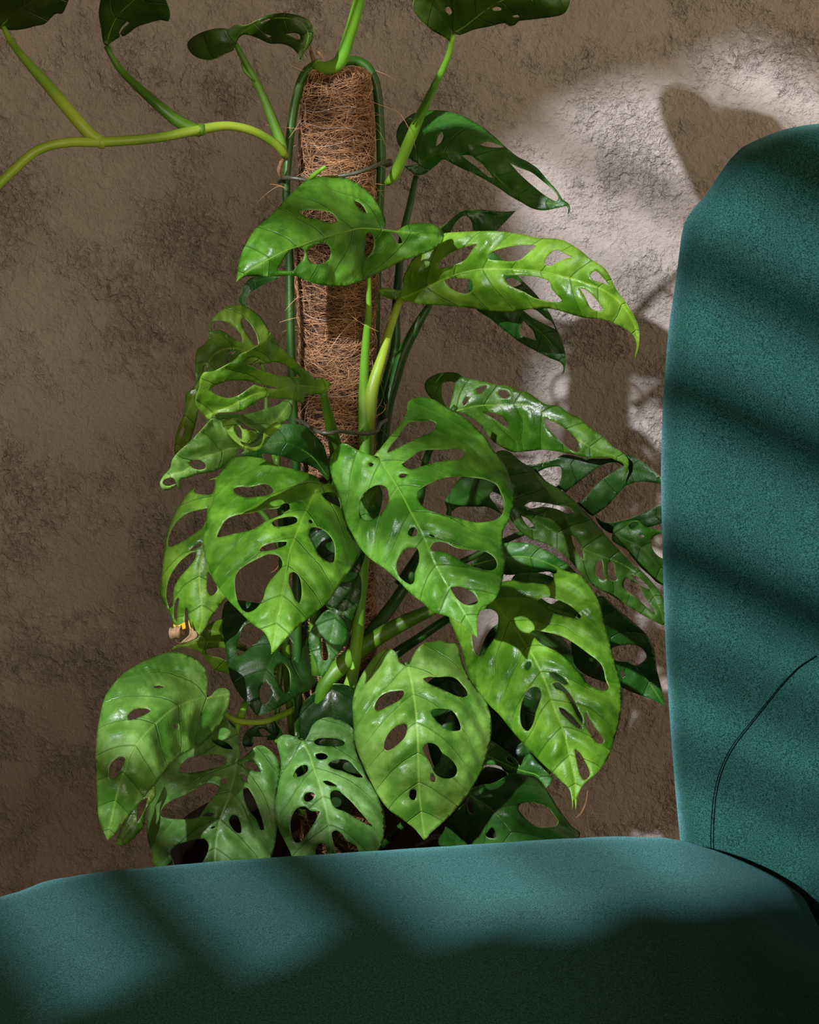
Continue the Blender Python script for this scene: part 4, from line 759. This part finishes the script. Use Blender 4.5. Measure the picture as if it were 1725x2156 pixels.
stem('main_vine', [(664, 140, 1.14, 24), (690, 143, 1.13, 28), (714, 133, 1.125, 30), (733, 85, 1.12, 27), (755, 10, 1.11, 27), (775, -60, 1.10, 22), (900, -200, 1.09, 14), (1000, -300, 1.08, 10), (1150, -450, 1.08, 8), (1250, -700, 1.08, 6), (1150, -900, 1.08, 4), (1000, -860, 1.085, 4), (930, -700, 1.09, 6)], 'stem_fresh')
stem('main_vine', [(716, 132, 1.15, 20), (745, 127, 1.16, 20), (773, 140, 1.16, 20), (792, 180, 1.16, 20), (800, 260, 1.16, 20), (803, 350, 1.16, 20), (799, 430, 1.16, 20), (793, 560, 1.16, 22), (788, 720, 1.16, 24), (790, 950, 1.16, 26), (770, 1300, 1.16, 28), (740, 1600, 1.16, 30)], 'stem_deep')
stem('petiole', [(790, -80, 1.10, 14), (770, -160, 1.02, 13), (700, -190, .95, 12), (640, -152, .91, 10)], 'stem')  # carries an added shading leaf, as does the next
stem('petiole', [(785, -80, 1.10, 12), (700, -280, 1.03, 12), (450, -400, .96, 11), (240, -345, .93, 9)], 'stem')
node_ring(668, 138, 1.139, 26, .6, 'stem_fresh')
stem('side_shoot', [(602, 330, 1.12, 15), (590, 312, 1.115, 18), (570, 296, 1.11, 19), (530, 275, 1.10, 19), (480, 265, 1.09, 19), (425, 272, 1.08, 21), (330, 290, 1.07, 20), (215, 299, 1.06, 21), (140, 300, 1.05, 20), (80, 316, 1.045, 20), (30, 357, 1.04, 20), (-40, 425, 1.03, 20)], 'stem_lime')
node_ring(424, 273, 1.08, 24, .1, 'stem'); node_ring(214, 300, 1.06, 24, .1, 'stem_lime')
stem('petiole', [(212, 299, 1.06, 26), (190, 283, 1.06, 27), (160, 250, 1.06, 26), (110, 190, 1.065, 25), (50, 122, 1.07, 18), (20, 82, 1.08, 14), (8, 55, 1.08, 12)], 'stem_lime')
stem('petiole', [(424, 277, 1.08, 26), (395, 266, 1.08, 27), (365, 248, 1.08, 25), (300, 192, 1.085, 19), (252, 145, 1.09, 15), (236, 120, 1.09, 12), (224, 97, 1.09, 12)], 'stem')
stem('petiole', [(600, 330, 1.12, 14), (592, 300, 1.12, 22), (575, 255, 1.12, 20), (548, 190, 1.12, 17), (515, 128, 1.12, 14), (496, 92, 1.12, 11)], 'stem')
stem('leaf_sheath', [(536, 170, 1.117, 5), (516, 150, 1.116, 8), (508, 132, 1.117, 3)], 'stem')
stem('petiole', [(815, 386, 1.15, 14), (830, 370, 1.145, 22), (858, 306, 1.135, 24), (896, 219, 1.12, 19), (922, 168, 1.11, 15), (945, 116, 1.105, 14), (954, 72, 1.10, 12)], 'stem_fresh')
stem('leaf_sheath', [(870, 262, 1.122, 4), (902, 205, 1.113, 9), (915, 172, 1.109, 6)], 'stem')
stem('petiole', [(876, 372, 1.20, 12), (864, 430, 1.19, 15), (848, 500, 1.18, 16), (838, 600, 1.17, 18), (830, 700, 1.165, 20)], 'stem_deep')
stem('petiole', [(776, 560, 1.10, 10), (777, 600, 1.105, 11), (776, 660, 1.11, 14), (771, 720, 1.115, 18), (766, 800, 1.12, 20), (766, 850, 1.12, 23), (768, 950, 1.115, 26), (762, 1200, 1.112, 24), (745, 1400, 1.112, 28), (700, 1600, 1.12, 26)], 'stem_fresh')
stem('petiole', [(843, 630, 1.145, 16), (836, 648, 1.14, 17), (822, 690, 1.135, 18), (803, 756, 1.125, 22), (785, 814, 1.12, 28), (776, 870, 1.12, 30), (772, 950, 1.12, 30), (770, 1100, 1.115, 28), (757, 1280, 1.112, 26)], 'stem_lime')
stem('petiole', [(906, 640, 1.16, 14), (880, 683, 1.16, 20), (850, 741, 1.16, 24), (832, 800, 1.16, 24), (815, 860, 1.16, 26), (800, 980, 1.16, 28)], 'stem_deep')
stem('petiole', [(834, 640, 1.165, 16), (833, 727, 1.165, 20), (812, 814, 1.165, 22), (798, 890, 1.165, 24)], 'stem_deep')
stem('petiole', [(680, 822, 1.06, 16), (688, 860, 1.07, 20), (697, 898, 1.085, 24), (706, 940, 1.10, 27), (712, 1000, 1.105, 28), (716, 1100, 1.108, 28), (725, 1300, 1.11, 26)], 'stem')
stem('petiole', [(548, 755, 1.19, 9), (560, 800, 1.19, 10), (564, 900, 1.175, 11), (590, 1000, 1.15, 14), (612, 1120, 1.13, 14)], 'stem')
stem('petiole', [(800, 968, 1.05, 12), (790, 975, 1.07, 14), (780, 1010, 1.10, 18), (768, 1080, 1.115, 20)], 'stem')
stem('petiole', [(676, 1020, 1.085, 12), (700, 1040, 1.10, 14), (735, 1110, 1.115, 18)], 'stem')
stem('petiole', [(885, 1180, 1.15, 22), (835, 1262, 1.15, 26), (785, 1330, 1.13, 28), (745, 1400, 1.115, 28)], 'stem_deep')
stem('petiole', [(955, 1262, 1.13, 14), (909, 1284, 1.12, 24), (850, 1311, 1.12, 32), (780, 1352, 1.12, 36), (718, 1402, 1.11, 38), (684, 1445, 1.108, 34), (673, 1492, 1.11, 28), (672, 1600, 1.115, 28)], 'stem')
stem('petiole', [(1035, 1262, 1.08, 14), (990, 1280, 1.12, 16), (944, 1302, 1.14, 18), (880, 1345, 1.14, 20), (822, 1385, 1.14, 24), (750, 1450, 1.12, 26), (700, 1560, 1.12, 26)], 'stem_deep')
stem('petiole', [(960, 855, 1.15, 12), (900, 960, 1.15, 16), (885, 1050, 1.155, 18), (850, 1150, 1.16, 20)], 'stem_deep')
stem('petiole', [(945, 1060, 1.16, 10), (945, 1085, 1.16, 12), (900, 1140, 1.16, 16), (840, 1230, 1.16, 20)], 'stem_deep')
stem('petiole', [(858, 1398, 1.08, 12), (820, 1440, 1.10, 22), (760, 1480, 1.11, 27), (700, 1515, 1.11, 27), (670, 1570, 1.12, 24)], 'stem')
stem('petiole', [(900, 1690, 1.11, 12), (855, 1730, 1.11, 15), (800, 1785, 1.12, 16)], 'stem_deep')
stem('petiole', [(434, 1468, 1.07, 12), (470, 1500, 1.10, 11), (495, 1516, 1.11, 13), (530, 1521, 1.115, 13), (565, 1517, 1.12, 13), (610, 1498, 1.13, 14), (640, 1480, 1.14, 14)], 'stem_lime')
stem('petiole', [(519, 1478, 1.13, 15), (506, 1510, 1.12, 17), (498, 1535, 1.115, 14), (498, 1600, 1.10, 10)], 'stem_fresh')
stem('petiole', [(605, 1330, 1.14, 20), (592, 1400, 1.14, 14), (584, 1500, 1.13, 12), (583, 1560, 1.12, 11), (615, 1562, 1.11, 12), (636, 1560, 1.10, 12)], 'stem')
stem('petiole', [(583, 960, 1.13, 14), (588, 1040, 1.13, 16), (594, 1100, 1.13, 17), (600, 1330, 1.13, 20), (620, 1560, 1.14, 22), (640, 1720, 1.14, 24)], 'stem')
stem('petiole', [(662, 1200, 1.11, 22), (664, 1330, 1.11, 24), (668, 1420, 1.11, 24)], 'stem')
stem('petiole', [(600, 1370, 1.13, 10), (612, 1335, 1.13, 12), (640, 1290, 1.14, 14)], 'stem_deep')
stem('petiole', [(1235, 1120, 1.17, 9), (1140, 1110, 1.18, 12), (980, 1180, 1.17, 14), (860, 1240, 1.16, 16)], 'stem_deep')
stem('leaf_stub', [(650, 380, 1.105, 10), (664, 366, 1.10, 10), (686, 350, 1.095, 6)], 'stem_fresh')
stem('aerial_root', [(602, 332, 1.125, 9), (592, 342, 1.12, 9), (587, 358, 1.12, 9), (590, 376, 1.12, 5)], 'bark')
stem('aerial_root', [(641, 63, 1.13, 7), (650, 92, 1.135, 7), (656, 112, 1.14, 8), (662, 136, 1.14, 8)], 'bark')
stem('aerial_root', [(1238, 1664, 1.06, 3), (1234, 1690, 1.06, 4), (1222, 1715, 1.06, 4), (1212, 1722, 1.06, 2)], 'bark', step=5)
stem('petiole', [(486, 1042, 1.135, 8), (530, 1060, 1.14, 11), (575, 1110, 1.14, 13), (605, 1200, 1.135, 15)], 'stem')
stem('petiole', [(465, 1352, 1.14, 8), (520, 1370, 1.145, 10), (590, 1420, 1.14, 12)], 'stem')
# dried, curled tip of the outer left leaf
def curl():
    V = []; Fc = []; n = 46
    for i in range(n):
        t = i / (n - 1); a = t * 4.4 * math.pi; r = 17 - 9 * t
        for j in range(7):
            w = (j / 6 - .5) * (26 - 8 * t)
            x = 372 + (w * .96 + r * .35 * math.cos(a)); y = 1331 - w * .22 + r * .85 * math.sin(a) - 2 * math.cos(j * 2)
            V.append(P(x, y, 1.10 + .0045 * math.cos(a) * (r / 17) + .0006 * math.sin(j * 2.3 + a)))
    for i in range(n - 1):
        for j in range(6): Fc.append((i*7+j, i*7+j+1, (i+1)*7+j+1, (i+1)*7+j))
    o = obj('dried_leaf_tip', mesh('dried_leaf_tip', V, Fc), M['dry']); setpar(o, plant); o['label'] = 'brown curled dried leaf tip'
    s = o.modifiers.new('t', 'SOLIDIFY'); s.thickness = .0004
curl()
for sd, (mt, ol, md) in enumerate([('dry', '745,480 780,430 840,480 910,560 925,640 880,700 800,730 700,770 600,790 540,795 620,720 700,650 740,600', '780,450 820,600 700,740 560,790'),
                                   ('yellow', '375,360 470,400 640,320 660,470 600,490 520,440 470,500 430,440 390,440', '400,380 520,420 640,420'),
                                   ('yellow', '720,270 745,330 790,500 760,490 722,360', '735,300 770,480')]):
    o = leaf('E6', mt, ol, md, [1.098, 1.096], seed=60 + sd, name='dried_leaf_tip' if mt == 'dry' else 'yellow_leaf_edge', rib=False, relief=1.5, grid=2.5)
    o['label'] = 'brown papery dried leaf edge' if mt == 'dry' else 'yellowed leaf edge'
stem('dried_leaf_tip', [(368, 1343, 1.1, 1.5), (374, 1352, 1.1, 1.5), (380, 1354, 1.1, 2), (390, 1350, 1.1, 1.5)], 'bark', step=3)
